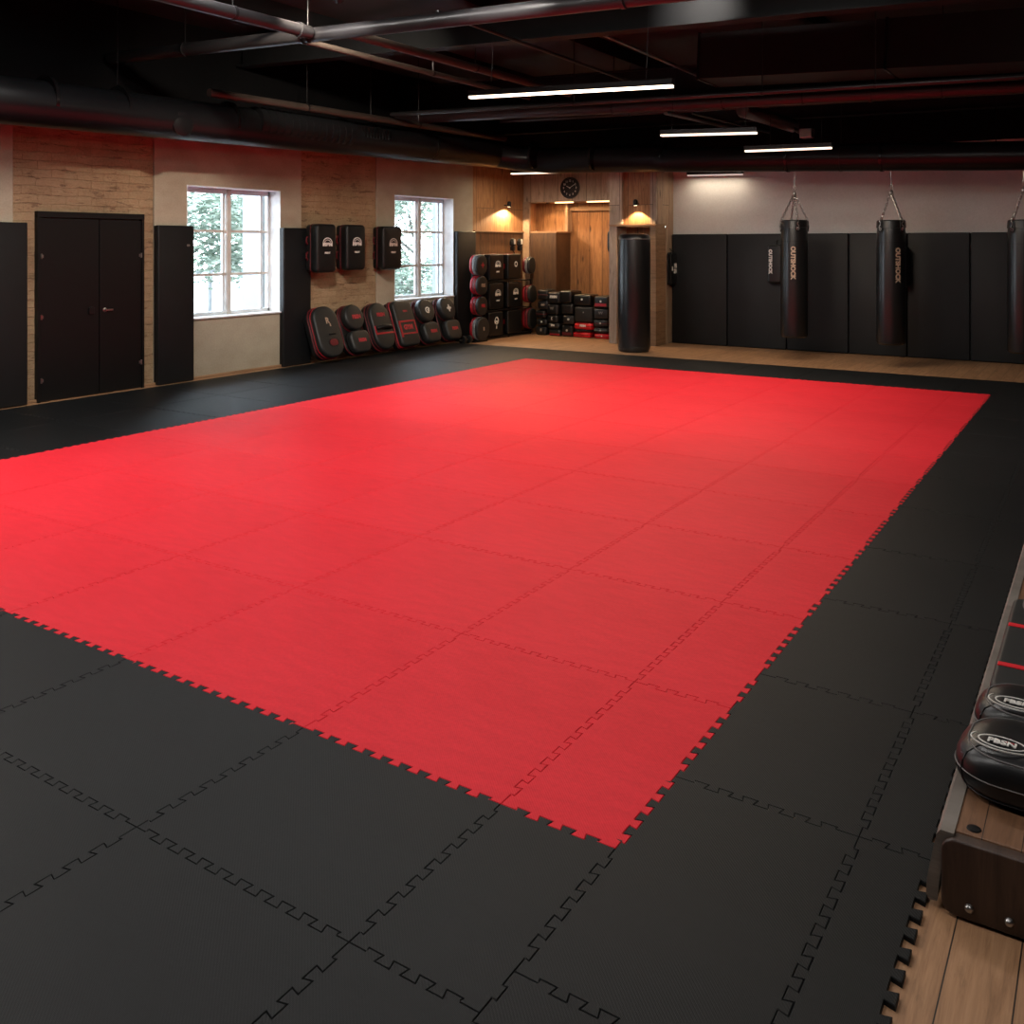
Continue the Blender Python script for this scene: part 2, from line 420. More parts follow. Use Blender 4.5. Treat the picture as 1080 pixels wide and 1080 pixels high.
# column
col = thing('wall_column', 'wood clad column between the alcove and the white wall', 'column', loc=(0, 0, 0), kind='structure')
finish(boxes([((-7.79, 15.82, ZF), (-6.875, 17.4, 2.12))]), 'core_panel', 'wood_plank', col)
finish(boxes([((-7.79, 15.46, 2.17), (-6.875, 17.4, 3.5))]), 'upper_panel', 'wood_back', col)
finish(boxes([((-7.80, 15.40, ZF), (-7.645, 15.82, 2.13))], .006), 'post', 'wood_grey', col)
finish(boxes([((-6.985, 15.40, ZF), (-6.868, 15.82, 2.13))], .006), 'post', 'wood_trim', col)
finish(boxes([((-7.81, 15.38, 2.13), (-6.865, 15.84, 2.17))], .004), 'ledge', 'wood_trim', col)
finish(boxes([((-7.80, 15.405, 2.17), (-7.54, 15.47, 3.5))], .004), 'upright_board', 'wood_grey', col)
finish(boxes([((-6.985, 15.405, 2.17), (-6.868, 15.47, 3.5))], .004), 'upright_board', 'wood_grey', col)
finish(boxes([((-6.875, 15.84, ZF), (-6.862, 16.165, 3.5)), ((-6.875, 15.47, 2.17), (-6.862, 15.84, 3.5))]), 'side_panel', 'wood_side', col)

# ------------------------------------------------------------------ windows
def window(n, w, mull, bars, fx):
    y0, y1, z0, z1 = w
    r = struct(bpy.data.objects.new('window_%d' % n, None)); C.objects.link(r); r.location = (0, 0, 0)
    x = fx
    finish(boxes([((x-.03, y0-.0, z0), (XL+.002, y0+.012, z1)), ((x-.03, y1-.012, z0), (XL+.002, y1, z1)),
                  ((x-.03, y0, z1-.012), (XL+.002, y1, z1))]), 'reveal_lining', 'reveal', r)
    finish(boxes([((x-.03, y0, z0-.0), (XL+.03, y1, z0+.02))], .004), 'sill_board', 'reveal', r)
    f = .05
    finish(boxes([((x-.05, y0, z0), (x, y0+f+.02, z1)), ((x-.05, y1-f, z0), (x, y1, z1)), ((x-.05, y0, z1-f-.03), (x, y1, z1)),
                  ((x-.05, y0, z0), (x, y1, z0+f+.02))], .004), 'frame', 'winframe', r)
    finish(boxes([((x-.05, mull-.035, z0), (x+.012, mull+.035, z1))], .004), 'mullion', 'muntin', r)
    # inner sash stiles on the far casement
    finish(boxes([((x-.06, y1-.17, z0+.05), (x-.02, y1-.135, z1-.05)), ((x-.06, mull-.09, z0+.05), (x-.02, mull-.05, z1-.05))], .003), 'sash', 'winframe', r)
    for zb in bars:
        finish(boxes([((x-.045, y0+.02, zb-.018), (x-.008, y1-.02, zb+.018))], .003), 'glazing_bar', 'muntin', r)
    finish(boxes([((x-.034, y0+.03, z0+.03), (x-.030, y1-.03, z1-.03))]), 'pane', 'glass', r)
window(1, W1, 9.02, (1.99, 1.38), -10.62)
window(2, W2, 13.38, (2.03, 1.42), -10.62)

# ------------------------------------------------------------------ outside
tag(finish(boxes([((-60, -20, -.5), (XL-.33, 70, -.4))]), 'ground', 'ground'), 'pale bright ground outside the windows', 'ground', kind='structure')
f = thing('picket_fence', 'pale picket fence beyond the window nearest the double door', 'fence', loc=(-19, 12, -.4))
for z in (.35, 1.5): finish(boxes([((-.02, -2, z), (.02, 14, z+.07))]), 'rail', 'fence', f)
finish(boxes([((-.03, y*.55-2, 0), (.03, y*.55-1.9, 1.75)) for y in range(30)]), 'pickets', 'fence', f)
def tree(loc, h0, rad, hh, n, label, seed):
    rnd = random.Random(seed)
    t = thing('leafy_tree', label, 'tree', loc=loc)
    bm = bmesh.new(); tube(bm, [(0, 0, 0), (.05, .1, h0), (.1, .2, h0+hh*.6)], .12, 8, radii=[.10, .07, .02])
    for k in range(7):
        a = rnd.random()*2*PI; z = h0+rnd.random()*hh*.5
        tube(bm, [(.05, .1, z), (math.cos(a)*rad*.7, math.sin(a)*rad*.7, z+hh*.3)], .03, 5, radii=[.05, .012])
    finish(bm, 'trunk', 'bark', t, True)
    bm = bmesh.new()
    cl = []
    for k in range(110):
        a = rnd.random()*2*PI; r = rad*math.sqrt(rnd.random()); z = h0+hh*rnd.random()
        s = 1-abs((z-h0)/hh-.45)*.9
        cl.append(Vector((math.cos(a)*r*s, math.sin(a)*r*s, z)))
    for k in range(n):
        c = rnd.choice(cl)+Vector((rnd.gauss(0, .24), rnd.gauss(0, .24), rnd.gauss(0, .2)))
        e = Matrix.Rotation(rnd.random()*6.3, 3, 'Z') @ Matrix.Rotation(rnd.random()*6.3, 3, 'X')
        l = rnd.uniform(.05, .10)
        vs = [bm.verts.new(c+e @ Vector(p)) for p in ((-l, 0, 0), (0, -l*.45, .01), (l, 0, 0), (0, l*.45, .01))]
        bm.faces.new(vs)
    o = finish(bm, 'foliage', 'leaf', t)
tree((-16.2, 12.2, -.4), 1.7, 2.3, 3.6, 15000, 'leafy tree outside the window nearest the double door', 1)
tree((-19.0, 17.6, -.4), 1.5, 1.9, 3.4, 8000, 'slimmer leafy tree standing to the right of the first outside one', 5)
tree((-16.0, 19.8, -.4), .5, 2.3, 4.8, 16000, 'bushy green tree outside the window behind the leaning shields', 2)
tag(finish(boxes([((-12.6, 11.0, -.4), (-12.2, 11.32, 4.5))], .01), 'porch_post', 'ext_white'), 'pale blue square post outside the window nearest the double door', 'post')
tag(finish(boxes([((-12.6, 16.32, -.4), (-12.2, 16.62, 4.5))], .01), 'porch_post', 'ext_white'), 'pale blue square post outside the window behind the leaning shields', 'post')

# ------------------------------------------------------------------ interlocking mats
AMP, PIT, GAP = .0135, .083, .0013
breaks = {}
def line_key(ax, c): return (ax, round(c, 3))
tiles = []     # (x0,x1,y0,y1,colour,label)
def addtile(x0, x1, y0, y1, colour, label):
    tiles.append((x0, x1, y0, y1, colour, label))
    for ax, c, ends in (('x', x0, (y0, y1)), ('x', x1, (y0, y1)), ('y', y0, (x0, x1)), ('y', y1, (x0, x1))):
        breaks.setdefault(line_key(ax, c), set()).update(round(e, 3) for e in ends)
RX_ = [-7.83, -6.73, -5.52, -4.55, -3.61, -2.54, -1.66, -1.25]
RY_ = [2.51, 3.51, 4.53, 5.54, 6.52, 7.50, 8.50, 9.52, 10.52, 11.54, 12.55]
for j in range(len(RY_)-1):
    for i in range(len(RX_)-1):
        c = len(RX_)-2-i
        addtile(RX_[i], RX_[i+1], RY_[j], RY_[j+1], 'red', 'red foam mat tile in row %s from the near edge, %s from the right' % (ORD[j], ORD[c]))
LB = [-10.2, -9.0, -7.83]
YY = [-1.2, -.2, .8, 1.8]+RY_
for j in range(len(YY)-1):
    for i in range(2):
        addtile(LB[i], LB[i+1], YY[j], YY[j+1], 'black', 'black mat tile, left border, %s strip from the wall, %s from the front' % (('first', 'second')[i], ORD[j]))
FX = RX_[:-1]
for j, (a, b) in enumerate(((1.8, 2.51), (.8, 1.8), (-.2, .8), (-1.2, -.2))):
    xs = RX_
    for i in range(len(xs)-1):
        addtile(xs[i], xs[i+1], a, b, 'black', 'black mat tile before the red field, %s row out, %s from the right' % (ORD[j], ORD[len(xs)-2-i]))
ry = [-1.2, -.05, .95, 1.95, 2.96, 3.86, 4.86, 5.82, 6.85, 7.85, 8.85, 9.85, 10.85, 11.75, 12.55]
for j in range(len(ry)-1):
    addtile(-1.25, -.652, ry[j], ry[j+1], 'black', 'black mat tile right of the red field, %s from the near end' % ORD[j])
    addtile(-.652, -.447, ry[j], ry[j+1], 'black', 'narrow black mat tile at the wooden floor edge, %s from the near end' % ORD[j])
bx = [-10.2, -9.0]+RX_[0:-1]+[-1.25, -.447]
for i in range(len(bx)-1):
    addtile(bx[i], bx[i+1], 12.55, 13.85, 'black', 'black foam mat tile in the far border, %s from the left wall' % ORD[i])
OUTER = {('x', -10.2), ('y', 13.85), ('y', -1.2)}
def seam_path(ax, c, a, b, inset):
    """points along a seam from a to b (coordinate along it, offset across); the same teeth for both neighbours"""
    if (ax, round(c, 3)) in OUTER: return [(a, c), (b, c)], []
    cuts = sorted(q for q in breaks[line_key(ax, c)] if a-1e-4 <= q <= b+1e-4)
    out = [(a, c)]
    for u, v in zip(cuts, cuts[1:]):
        n = int((v-u-.02)/PIT)
        if n >= 1:
            t0 = (u+v)/2-(n-1)*PIT/2
            out.append((t0-.017, c))
            for k in range(n):
                t = t0+k*PIT
                out += [(t-.017, c-AMP), (t-.0245, c+AMP), (t+.0245, c+AMP), (t+.017, c-AMP)]
            out.append((out[-1][0], c))
        if v < b-1e-4: out.append((v, c))
    out.append((b, c))
    return out, []
def offset_poly(p, d):
    n = len(p); out = []
    for i in range(n):
        a, b, c = Vector(p[i-1]), Vector(p[i]), Vector(p[(i+1) % n])
        e1 = (b-a).normalized(); e2 = (c-b).normalized()
        n1 = Vector((-e1.y, e1.x)); n2 = Vector((-e2.y, e2.x))
        m = n1+n2
        if m.length < 1e-4: m = n1
        m.normalize(); k = max(m.dot(n1), .45)
        out.append(tuple(b+m*d/k))
    return out
for (x0, x1, y0, y1, colr, label) in tiles:
    p = []
    s, _ = seam_path('y', y0, x0, x1, 0); p += [(u, w) for u, w in s][:-1]
    s, _ = seam_path('x', x1, y0, y1, 0); p += [(w, u) for u, w in s][:-1]
    s, _ = seam_path('y', y1, x0, x1, 0); p += [(u, w) for u, w in reversed(s)][:-1]
    s, _ = seam_path('x', x0, y0, y1, 0); p += [(w, u) for u, w in reversed(s)][:-1]
    cx, cy = (x0+x1)/2, (y0+y1)/2
    p = [(u-cx, w-cy) for u, w in p]
    a = offset_poly(p, GAP/2); b = offset_poly(p, GAP/2+.0018)
    bm = bmesh.new()
    r0 = [bm.verts.new((u, w, -.014)) for u, w in a]
    r1 = [bm.verts.new((u, w, -.0022)) for u, w in a]
    r2 = [bm.verts.new((u, w, 0)) for u, w in b]
    L = len(a)
    for q, r in ((r0, r1), (r1, r2)):
        for k in range(L): bm.faces.new((q[k], q[(k+1) % L], r[(k+1) % L], r[k]))
    vs, _, fs, *_r = delaunay_2d_cdt([Vector(q) for q in b], [], [list(range(L))], 1, 1e-6)
    tv = [bm.verts.new((v.x, v.y, 0)) for v in vs]
    for f in fs: bm.faces.new([tv[q] for q in f])
    bmesh.ops.remove_doubles(bm, verts=bm.verts, dist=1e-5)
    o = finish(bm, 'mat_tile', colr+'_foam')
    o.location = (cx, cy, random.uniform(-.0004, .0004))
    tag(o, label, 'mat', colr+' interlocking mat tiles')

# ------------------------------------------------------------------ double door on the brick
d = struct(bpy.data.objects.new('door_1', None)); C.objects.link(d); d.matrix_world = T((XL, 6.745, ZF)) @ FL
finish(boxes([((-.70, 2.13, -.01), (.70, 2.2, .06)), ((-.70, 0, -.01), (-.665, 2.16, .055)), ((.665, 0, -.01), (.70, 2.16, .055))], .004), 'frame', 'door', d)
for s, (a, b) in enumerate(((-.66, .075), (.085, .66))):
    lf = finish(boxes([((a, .01, 0), (b, 2.12, .045))], .004), 'leaf', 'door', d)
    hx = -.655 if s == 0 else .655
    for z in ((.25, .98, 1.68) if s == 0 else (.33, 1.68)):
        finish(boxes([((hx-.028, z-.018, .045), (hx+.028, z+.018, .052)), ((hx-.008, z-.03, .045), (hx+.008, z+.03, .062))], .002), 'hinge', 'steel', lf)
    if s == 0: 
        finish(puffs(.07, .09, .02, .02, .005, .045, 0.0-.03, 1.02), 'handle', 'metal', lf, True)
    else:
        bm = lathe([(.026, 0), (.026, .01), (.012, .014), (.012, .035)], 16); bm.transform(T((.15, 1.02, .045)))
        box(bm, (.14, 1.01, .07), (.24, 1.03, .088), .004); finish(bm, 'handle', 'steel', lf, True)

# ------------------------------------------------------------------ wall pads
def wall_pad(w, h, label, M4, loc, group):
    t = thing('wall_pad', label, 'wall pad', M4, loc, group)
    finish(puffs(w-.012, h, .012, .075, .016, 0, 0, h/2, n=2, steps=3), 'cushion', 'wallpad', t, True)
    finish(boxes([((-w/2+.004, 0.004, -.012), (w/2-.004, h-.004, .002))]), 'backing', 'metal', t)
    return t
for a, b, lab in ((5.15, 5.92, 'narrow black wall pad at the left edge of the photo, left of the double door'),
                  (7.62, 8.19, 'narrow black wall pad between the double door and the first window'),
                  (9.78, 10.35, 'narrow black wall pad between the first window and the hanging kick shields'),
                  (14.13, 14.74, 'narrow black wall pad right of the second window, behind the round mitts')):
    t = wall_pad(b-a, 2.06, lab, FL, (XL+.012, (a+b)/2, ZF+.005), 'narrow pads on the left wall')
    if abs(a-7.62) < .01:
        finish(puffs(.05, .03, .012, .006, .002, .078, .18, 1.80), 'badge', 'steel', t)
ex = [-6.86, -5.80, -4.74, -3.71, -2.80, -1.88, -.88, .12, 1.12, 2.12, 3.12]
for i in range(len(ex)-1):
    wall_pad(ex[i+1]-ex[i], 2.0, 'tall black pad on the back wall, %s from the wooden column' % ORD[i], FB, ((ex[i]+ex[i+1])/2, YB-.012, ZF+.005), 'tall black pads on the back wall')

# ------------------------------------------------------------------ emblem helper: round badge with band and small text
def emblem(parent, cx, cy, z, s, mat='print', word='FBSN', sub='FIGHT'):
    bm = bmesh.new()
    ring_flat(bm, s*.92, s*.80, s*.13, z, cx, cy+s*.12, 8, 172, 28)
    ring_flat(bm, s*.60, s*.48, s*.10, z, cx, cy+s*.16, 12, 168, 20)
    finish(bm, 'emblem', mat, parent)
    text(word, s*.62, mat, parent, T((cx, cy-s*.04, z)), 'lettering', .006*s/.1, .0015, 1.35)
    text(sub, s*.36, mat, parent, T((cx, cy-s*1.25, z)), 'lettering', .002, .0015, 1.1)

# ------------------------------------------------------------------ kick shields hung on the left wall
def kick_shield(label, loc, w, h, group=None):
    t = thing('hanging_kick_shield', label, 'kick shield', FL, loc, group)
    finish(puffs(w*.96, h*.97, .05, .10, .025, 0), 'back_pad', 'vinyl', t, True)
    finish(piping(w*.975, h*.98, .05, .100, .006), 'piping', 'dark_red', t, True)
    finish(puffs(w, h, .065, .15, .045, .102, belly=.007), 'front_pad', 'vinyl', t, True)
    emblem(t, w*.0, h*.08, .26, .105)
    for s in (-.12, .12):
        finish(tubes([(-w/2-.0, s-.06, .05), (-w/2-.035, s-.03, .06), (-w/2-.035, s+.03, .06), (-w/2, s+.06, .05)], .012, 8), 'strap', 'dark_red', t, True)
    return t
GS = 'black kick shields hung on the left wall'
kick_shield('black kick shield hung on the brick wall, left of the three in the row', (XL+.095, 10.42, 1.745), .42, .74, GS)
kick_shield('black kick shield hung on the brick wall, middle of the three in the row', (XL+.05, 11.13, 1.755), .44, .72, GS)
kick_shield('black kick shield hung beside the second window, right of the three', (XL+.05, 12.02, 1.745), .48, .72, GS)

# ------------------------------------------------------------------ shields leaning along the left wall
def lean_root(name, label, y, h, base_x=-9.975):
    dx = .27; th = math.asin(dx/h)
    m = RY(-th) @ FL if False else Matrix.Rotation(-th, 4, 'Y') @ FL
    return thing(name, label, 'kick shield', m, (base_x-.13, y, ZF+.045), 'shields leaning along the left wall')
H_ = .80
def under(t, w, h, cr, mat='vinyl', tap=0):
    finish(puffs(w, h, cr, .11, .03, 0, 0, h/2, taper=tap), 'back_pad', mat, t, True)
    finish(piping(w+.004, h+.004, cr, .105, .009, 0, h/2, tap), 'piping', 'dark_red', t, True)
ys = (10.43, 11.06, 11.68, 12.28, 12.90, 13.52)
# 1 long rounded shield, oval strap window
t = lean_root('kick_shield', 'leaning shield with long rounded black face, tan logo and red oval cut-out', ys[0], H_)
under(t, .52, H_, .19)
finish(puffs(.51, H_, .22, .13, .035, .11, 0, H_/2, belly=.008), 'front_pad', 'matte_black', t, True)
finish(piping(.512, H_+.003, .22, .15, .008, 0, H_/2), 'piping', 'red_vinyl', t, True)
text('R', .13, 'tan_print', t, T((.0, .56, .25)), 'lettering', .004)
text('II', .05, 'tan_print', t, T((.04, .49, .25)), 'lettering', .003)
bm = bmesh.new(); ring_flat(bm, .10, .065, .02, .244, .03, .22, h=.008); finish(bm, 'handle_rim', 'vinyl', t, True)
bm = bmesh.new(); puff(bm, .17, .10, .05, .012, .004, .24, .03, .22); finish(bm, 'handle_patch', 'dark_red', t, True)
finish(puffs(.14, .025, .01, .02, .008, .242, .03, .35), 'handle_strap', 'metal', t, True)
# 2 circle over square
def circle_over_square(label, y, logo, gl='dark_red', hh=H_):
    t = lean_root('kick_shield', label, y, hh)
    under(t, .48, hh, .19)
    finish(puffs(.42, .42, .21, .14, .04, .11, .0, hh-.215, belly=.006), 'round_pad', 'matte_black', t, True)
    finish(piping(.43, .43, .215, .125, .008, 0, hh-.215), 'piping', gl, t, True)
    finish(puffs(.42, .36, .11, .13, .04, .11, .02, .19, belly=.006, taper=.1), 'square_pad', 'matte_black', t, True)
    if logo == 'text': text('FBSN', .085, 'red_print', t, T((.02, hh-.22, .258)), 'lettering', .004)
    elif logo == 'swirl':
        bm = bmesh.new(); ring_flat(bm, .055, .045, .022, .257, .0, hh-.22, 20, 300, 20); ring_flat(bm, .022, .018, .02, .257, .02, hh-.225, 0, 360, 14); finish(bm, 'emblem', 'print', t)
    else:
        finish(boxes([((-.06, hh-.235, .257), (.06, hh-.205, .26)), ((-.015, hh-.285, .257), (.015, hh-.155, .26))]), 'emblem', 'print', t)
        bm = bmesh.new(); ring_flat(bm, .035, .035, .01, .257, 0, hh-.22); finish(bm, 'emblem', 'print', t)
    text('FBSN', .075, 'red_print', t, T((.03, .20, .249)), 'lettering', .004)
    return t
circle_over_square('leaning shield, round pad over square pad, both with red lettering', ys[1], 'text')
# 3 capsule with hand strap
t = lean_root('kick_shield', 'leaning capsule shield with a dark hand strap and red band across', ys[2], H_)
under(t, .48, H_, .2)
finish(puffs(.46, H_-.01, .23, .12, .035, .11, 0, H_/2, belly=.006), 'front_pad', 'matte_black', t, True)
finish(piping(.462, H_-.01, .23, .15, .007, 0, H_/2), 'piping', 'dark_red', t, True)
text('FBSN', .085, 'red_print', t, T((0, .58, .238)), 'lettering', .004)
finish(tubes([(-.17, .36, .23), (-.09, .37, .28), (.05, .37, .285), (.17, .36, .24)], .035, 10), 'hand_strap', 'vinyl', t, True)
finish(boxes([((-.22, .255, .225), (.22, .285, .238)), ((-.22, .255, .225), (-.19, .40, .236))], .004), 'band', 'red_vinyl', t)
# 4 rectangle with red framed lower half
t = lean_root('kick_shield', 'leaning rectangular shield whose lower half carries a red framed panel', ys[3], H_)
under(t, .50, H_, .08)
finish(puffs(.48, H_-.01, .09, .13, .035, .11, 0, H_/2, belly=.004), 'front_pad', 'matte_black', t, True)
finish(piping(.484, H_-.01, .09, .14, .010, 0, H_/2), 'piping', 'red_vinyl', t, True)
finish(boxes([((-.22, .16, .238), (-.175, .44, .248)), ((-.22, .41, .238), (.21, .44, .248)), ((.18, .22, .238), (.21, .44, .248)), ((-.2, .20, .238), (.21, .225, .248))], .003), 'framed_panel', 'red_vinyl', t)
text('FBSN', .05, 'red_print', t, T((.02, .60, .245)), 'lettering', .001)
text('GYM', .11, 'red_print', t, T((.0, .32, .245)), 'lettering', .006)
circle_over_square('leaning shield, round pad with white swirl logo over square pad', ys[4], 'swirl')
circle_over_square('leaning shield, round pad with white cross logo over square pad', ys[5], 'cross')

# ------------------------------------------------------------------ mitt stand with four round mitts
st = thing('mitt_stand', 'black metal stand carrying round mitts at the wall pad', 'stand', loc=(-10.12, 14.35, ZF))
finish(boxes([((-.02, -.02, .0), (.02, .02, 1.62))], .003), 'pole', 'metal', st)
finish(boxes([((-.15, -.2, .0), (.2, .2, .03))], .005), 'base', 'metal', st)
for z in (1.42, 1.04, .67, .26): finish(tubes([(0, 0, z), (.05, 0, z)], .014, 8), 'peg', 'metal', st, True)
def round_mitt(name, label, loc, w, h, face, back, logo, lm, group, rot=None, th=1.0):
    t = thing(name, label, 'mitt', FL if rot is None else rot, loc, group)
    r = min(w, h)/2*.97
    finish(puffs(w*.95, h*.96, r*.9, .06*th, .02, 0), 'back_pad', back, t, True)
    finish(puffs(w*.98, h*.99, r*.9, .05*th, .018, .065*th), 'middle_pad', 'grey_vinyl' if face != 'red' else 'dark_red', t, True)
    finish(puffs(w, h, r, .08*th, .03, .115*th, belly=.006), 'front_pad', 'matte_black', t, True)
    finish(piping(w*.99, h*.99, r, .125*th, .010), 'piping', 'red_vinyl' if face == 'red' else 'grey_vinyl', t, True)
    if logo == 'star':
        bm = bmesh.new(); n = 8
        vs = [bm.verts.new(((.065 if k % 2 == 0 else .028)*math.cos(2*PI*k/n), (.065 if k % 2 == 0 else .028)*math.sin(2*PI*k/n), .2*th+.004)) for k in range(n)]
        bm.faces.new(vs); finish(bm, 'emblem', lm, t)
    elif logo: text(logo, .085, lm, t, T((0, 0, .2*th+.003)), 'lettering', .004)
    return t
GM = 'round mitts on the stand'
round_mitt('round_mitt', 'topmost round mitt on the stand, with a red star logo', (-10.06, 14.30, 1.42), .34, .39, 'grey', 'red_vinyl', 'star', 'red_print', GM)
round_mitt('round_mitt', 'second round mitt down the stand, red piped with tan lettering', (-10.06, 14.32, 1.04), .34, .36, 'red', 'red_vinyl', 'FBS', 'tan_print', GM)
round_mitt('round_mitt', 'third round mitt down the stand, red piped with red lettering', (-10.06, 14.32, .66), .34, .36, 'red', 'red_vinyl', 'FBS', 'red_print', GM)
round_mitt('round_mitt', 'lowest and largest round mitt on the stand, near the floor', (-10.06, 14.34, .23), .40, .44, 'grey', 'red_vinyl', 'II', 'tan_print', GM)
# small dark rolls on the floor by the stand
t = thing('small_dumbbell', 'small dark dumbbell on the floor beside the mitt stand', 'dumbbell', loc=(-9.98, 13.93, ZF))
for s in (-1, 1):
    bm = lathe([(.05, -.035), (.075, -.03), (.075, .03), (.05, .035)], 16); bm.transform(T((0, s*.09, .076)) @ RX(PI/2)); finish(bm, 'weight', 'vinyl', t, True)
finish(tubes([(0, -.2, .076), (0, .2, .076)], .014, 10), 'bar', 'steel', t, True)

# ------------------------------------------------------------------ rack with thai pads
rk = thing('pad_rack', 'black metal rack holding striking pads against the dark boards', 'rack', loc=(-10.2, 15.45, ZF))
for y in (-.85, -.02, .80):
    for x in (-.15, .18): finish(boxes([((x-.012, y-.012, 0), (x+.012, y+.012, 1.62 if x < 0 else 1.1))], .002), 'upright', 'metal', rk)
for z in (.02, .535, 1.09): finish(boxes([((-.17, -.87, z), (.20, .82, z+.022))], .003), 'shelf', 'metal', rk)
def rack_pad(label, y, z, w, h, emb, lm='print', side='vinyl', small=False):
    t = thing('striking_pad', label, 'striking pad', FL, (-10.2-.0, y, z), 'striking pads on the rack')
    finish(puffs(w*.95, h*.98, .03, .13, .02, -.12+.0, 0, h/2), 'back_pad', side, t, True)
    finish(piping(w*.96, h*.985, .03, .012, .008, 0, h/2), 'piping', 'dark_red', t, True)
    finish(puffs(w, h, .035, .19, .028, .015, 0, h/2, belly=.004), 'front_pad', 'vinyl', t, True)
    if emb == 'round': emblem(t, .03, h*.56, .212, .095, lm)
    elif emb == 'ring':
        bm = bmesh.new(); ring_flat(bm, .045, .045, .016, .211, .03, h*.6); finish(bm, 'emblem', lm, t)
    elif emb == 'badge':
        bm = bmesh.new(); ring_flat(bm, .06, .08, .02, .211, .0, h*.6, -30, 210); ring_flat(bm, .03, .03, .02, .211, 0, h*.55); finish(bm, 'emblem', lm, t)
        text('II', .07, lm, t, T((0, h*.36, .211)), 'lettering', .004)
    if side != 'vinyl' or small:
        finish(puffs(.06, .10, .02, .02, .006, 0, -w/2+.04, h*.5) if False else boxes([((-w/2-.012, h*.42, .03), (-w/2+.004, h*.62, .12))], .004), 'side_tag', 'red_vinyl', t)
    return t
rack_pad('striking pad with round white emblem, upper shelf, left end of the rack', 14.98, 1.115, .50, .50, 'round')
rack_pad('striking pad with round white emblem, middle shelf, left end of the rack', 14.98, .560, .50, .50, 'round')
rack_pad('striking pad with tall white emblem and red side tag, bottom shelf left', 14.96, .045, .50, .46, 'badge', small=True)
rack_pad('striking pad with a small ring emblem, upper shelf, right of the rack', 15.62, 1.115, .48, .50, 'ring', side='dark_red')
rack_pad('striking pad with white emblem, middle shelf, right of the rack', 15.62, .560, .48, .50, 'round')
rack_pad('plain dark striking pad, bottom shelf, right of the rack', 15.62, .045, .48, .46, None, side='dark_red')
GR = 'mitts hung at the right end of the rack'
round_mitt('hanging_focus_mitt', 'small black mitt hung high at the right end of the rack', (-10.1, 16.18, 1.38), .26, .34, 'grey', 'dark_red', None, 'print', GR, th=.9)
round_mitt('hanging_focus_mitt', 'red-rimmed mitt at middle height, right end of the rack', (-10.1, 16.18, .80), .30, .36, 'red', 'red_vinyl', None, 'print', GR)
round_mitt('hanging_focus_mitt', 'red-rimmed mitt near the floor, right end of the rack', (-10.1, 16.18, .30), .30, .42, 'red', 'red_vinyl', None, 'print', GR)
# white hand wraps / gloves hung on a hook over the rack
for k, (y, z, lab) in enumerate(((15.98, 1.86, 'left of the pair'), (16.25, 1.86, 'right of the pair'))):
    t = thing('hanging_glove', 'black glove with white patches hung above the rack, %s' % lab, 'glove', FL, (XL+.08, y, z), 'gloves hung above the rack')
    finish(puffs(.11, .17, .05, .09, .03, 0, 0, -.02), 'palm', 'vinyl', t, True)
    finish(puffs(.09, .09, .02, .08, .012, .005, 0, -.14), 'cuff', 'vinyl', t, True)
    finish(puffs(.045, .10, .02, .05, .015, .02, -.065, -.03), 'thumb', 'vinyl', t, True)
    finish(boxes([((-.03, -.05, .086), (.03, .05, .095)), ((.035, -.05, .03), (.058, .04, .08))], .006), 'patch', 'print', t)
    finish(tubes([(0, -.18, .04), (.05, -.22, .05), (.02, -.27, .06)], .008, 6), 'strap', 'metal', t, True)

# ------------------------------------------------------------------ stacked pads in the alcove
def stack_pad(name, label, x, z, w, h, mat, trim, logo=None, y=16.27, dpt=.42, rz=0, band=None, lm='print', group='pads stacked on the alcove floor'):
    t = thing(name, label, 'pad', RZ(rz), (x, y, z), group)
    bm = puffs(w, dpt, .06, h*.94, min(.045, h*.42), 0, belly=.006 if h > .1 else 0); finish(bm, 'cushion', mat, t, True)
    if trim: finish(piping(w*.99, dpt*.99, .06, h*.48, .007), 'piping', trim, t, True)
    if band: finish(boxes([((-w*.38, -dpt/2-.006, h*.12), (w*.38, -dpt/2+.01, h*.36))], .003), 'band', band, t)
    if logo:
        text(logo, min(.07, h*.42), lm, t, T((.0, -dpt/2-.003, h*.55)) @ RX(PI/2), 'lettering', .004)
    return t
Z0 = ZF
def build_stack(x, where, rows):
    z = Z0
    for k, r in enumerate(rows):
        nm, desc, w, h, mat, trim, logo, band, lm = r
        lvl = 'lowest' if k == 0 else ('on top' if k == len(rows)-1 else ORD[k]+' up')
        stack_pad(nm, '%s, %s in the %s' % (desc, lvl, where), x+random.uniform(-.022, .022), z, w, h, mat, trim, logo, band=band, lm=lm, rz=random.uniform(-.16, .16))
        z += h+.001
P = 'stacked_pad'
build_stack(-9.66, 'first stack from the rack', [
    (P, 'black pad with tan letters', .26, .19, 'vinyl', None, 'II', None, 'tan_print'),
    (P, 'black pad with small white mark', .26, .15, 'vinyl', None, 'o', None, 'print'),
    (P, 'plain black pad', .25, .17, 'vinyl', 'dark_red', None, None, 'print'),
    (P, 'black pad with tan mark', .26, .19, 'leather', None, 'oo', None, 'tan_print'),
    (P, 'black pad edged in red', .26, .22, 'vinyl', 'dark_red', None, None, 'print')])
build_stack(-9.37, 'second stack from the rack', [
    (P, 'black pad with a pink stripe', .29, .14, 'vinyl', None, None, 'red_vinyl', 'print'),
    (P, 'black pad with white mark', .29, .12, 'leather', None, 'FBS', None, 'print'),
    (P, 'black pad with grey arc', .28, .16, 'leather', None, '(', None, 'print'),
    (P, 'glossy black pad', .29, .22, 'leather_gloss', None, 'VV', None, 'thread'),
    (P, 'black pad with white lettering', .30, .24, 'leather_gloss', None, 'FBSN', None, 'print')])
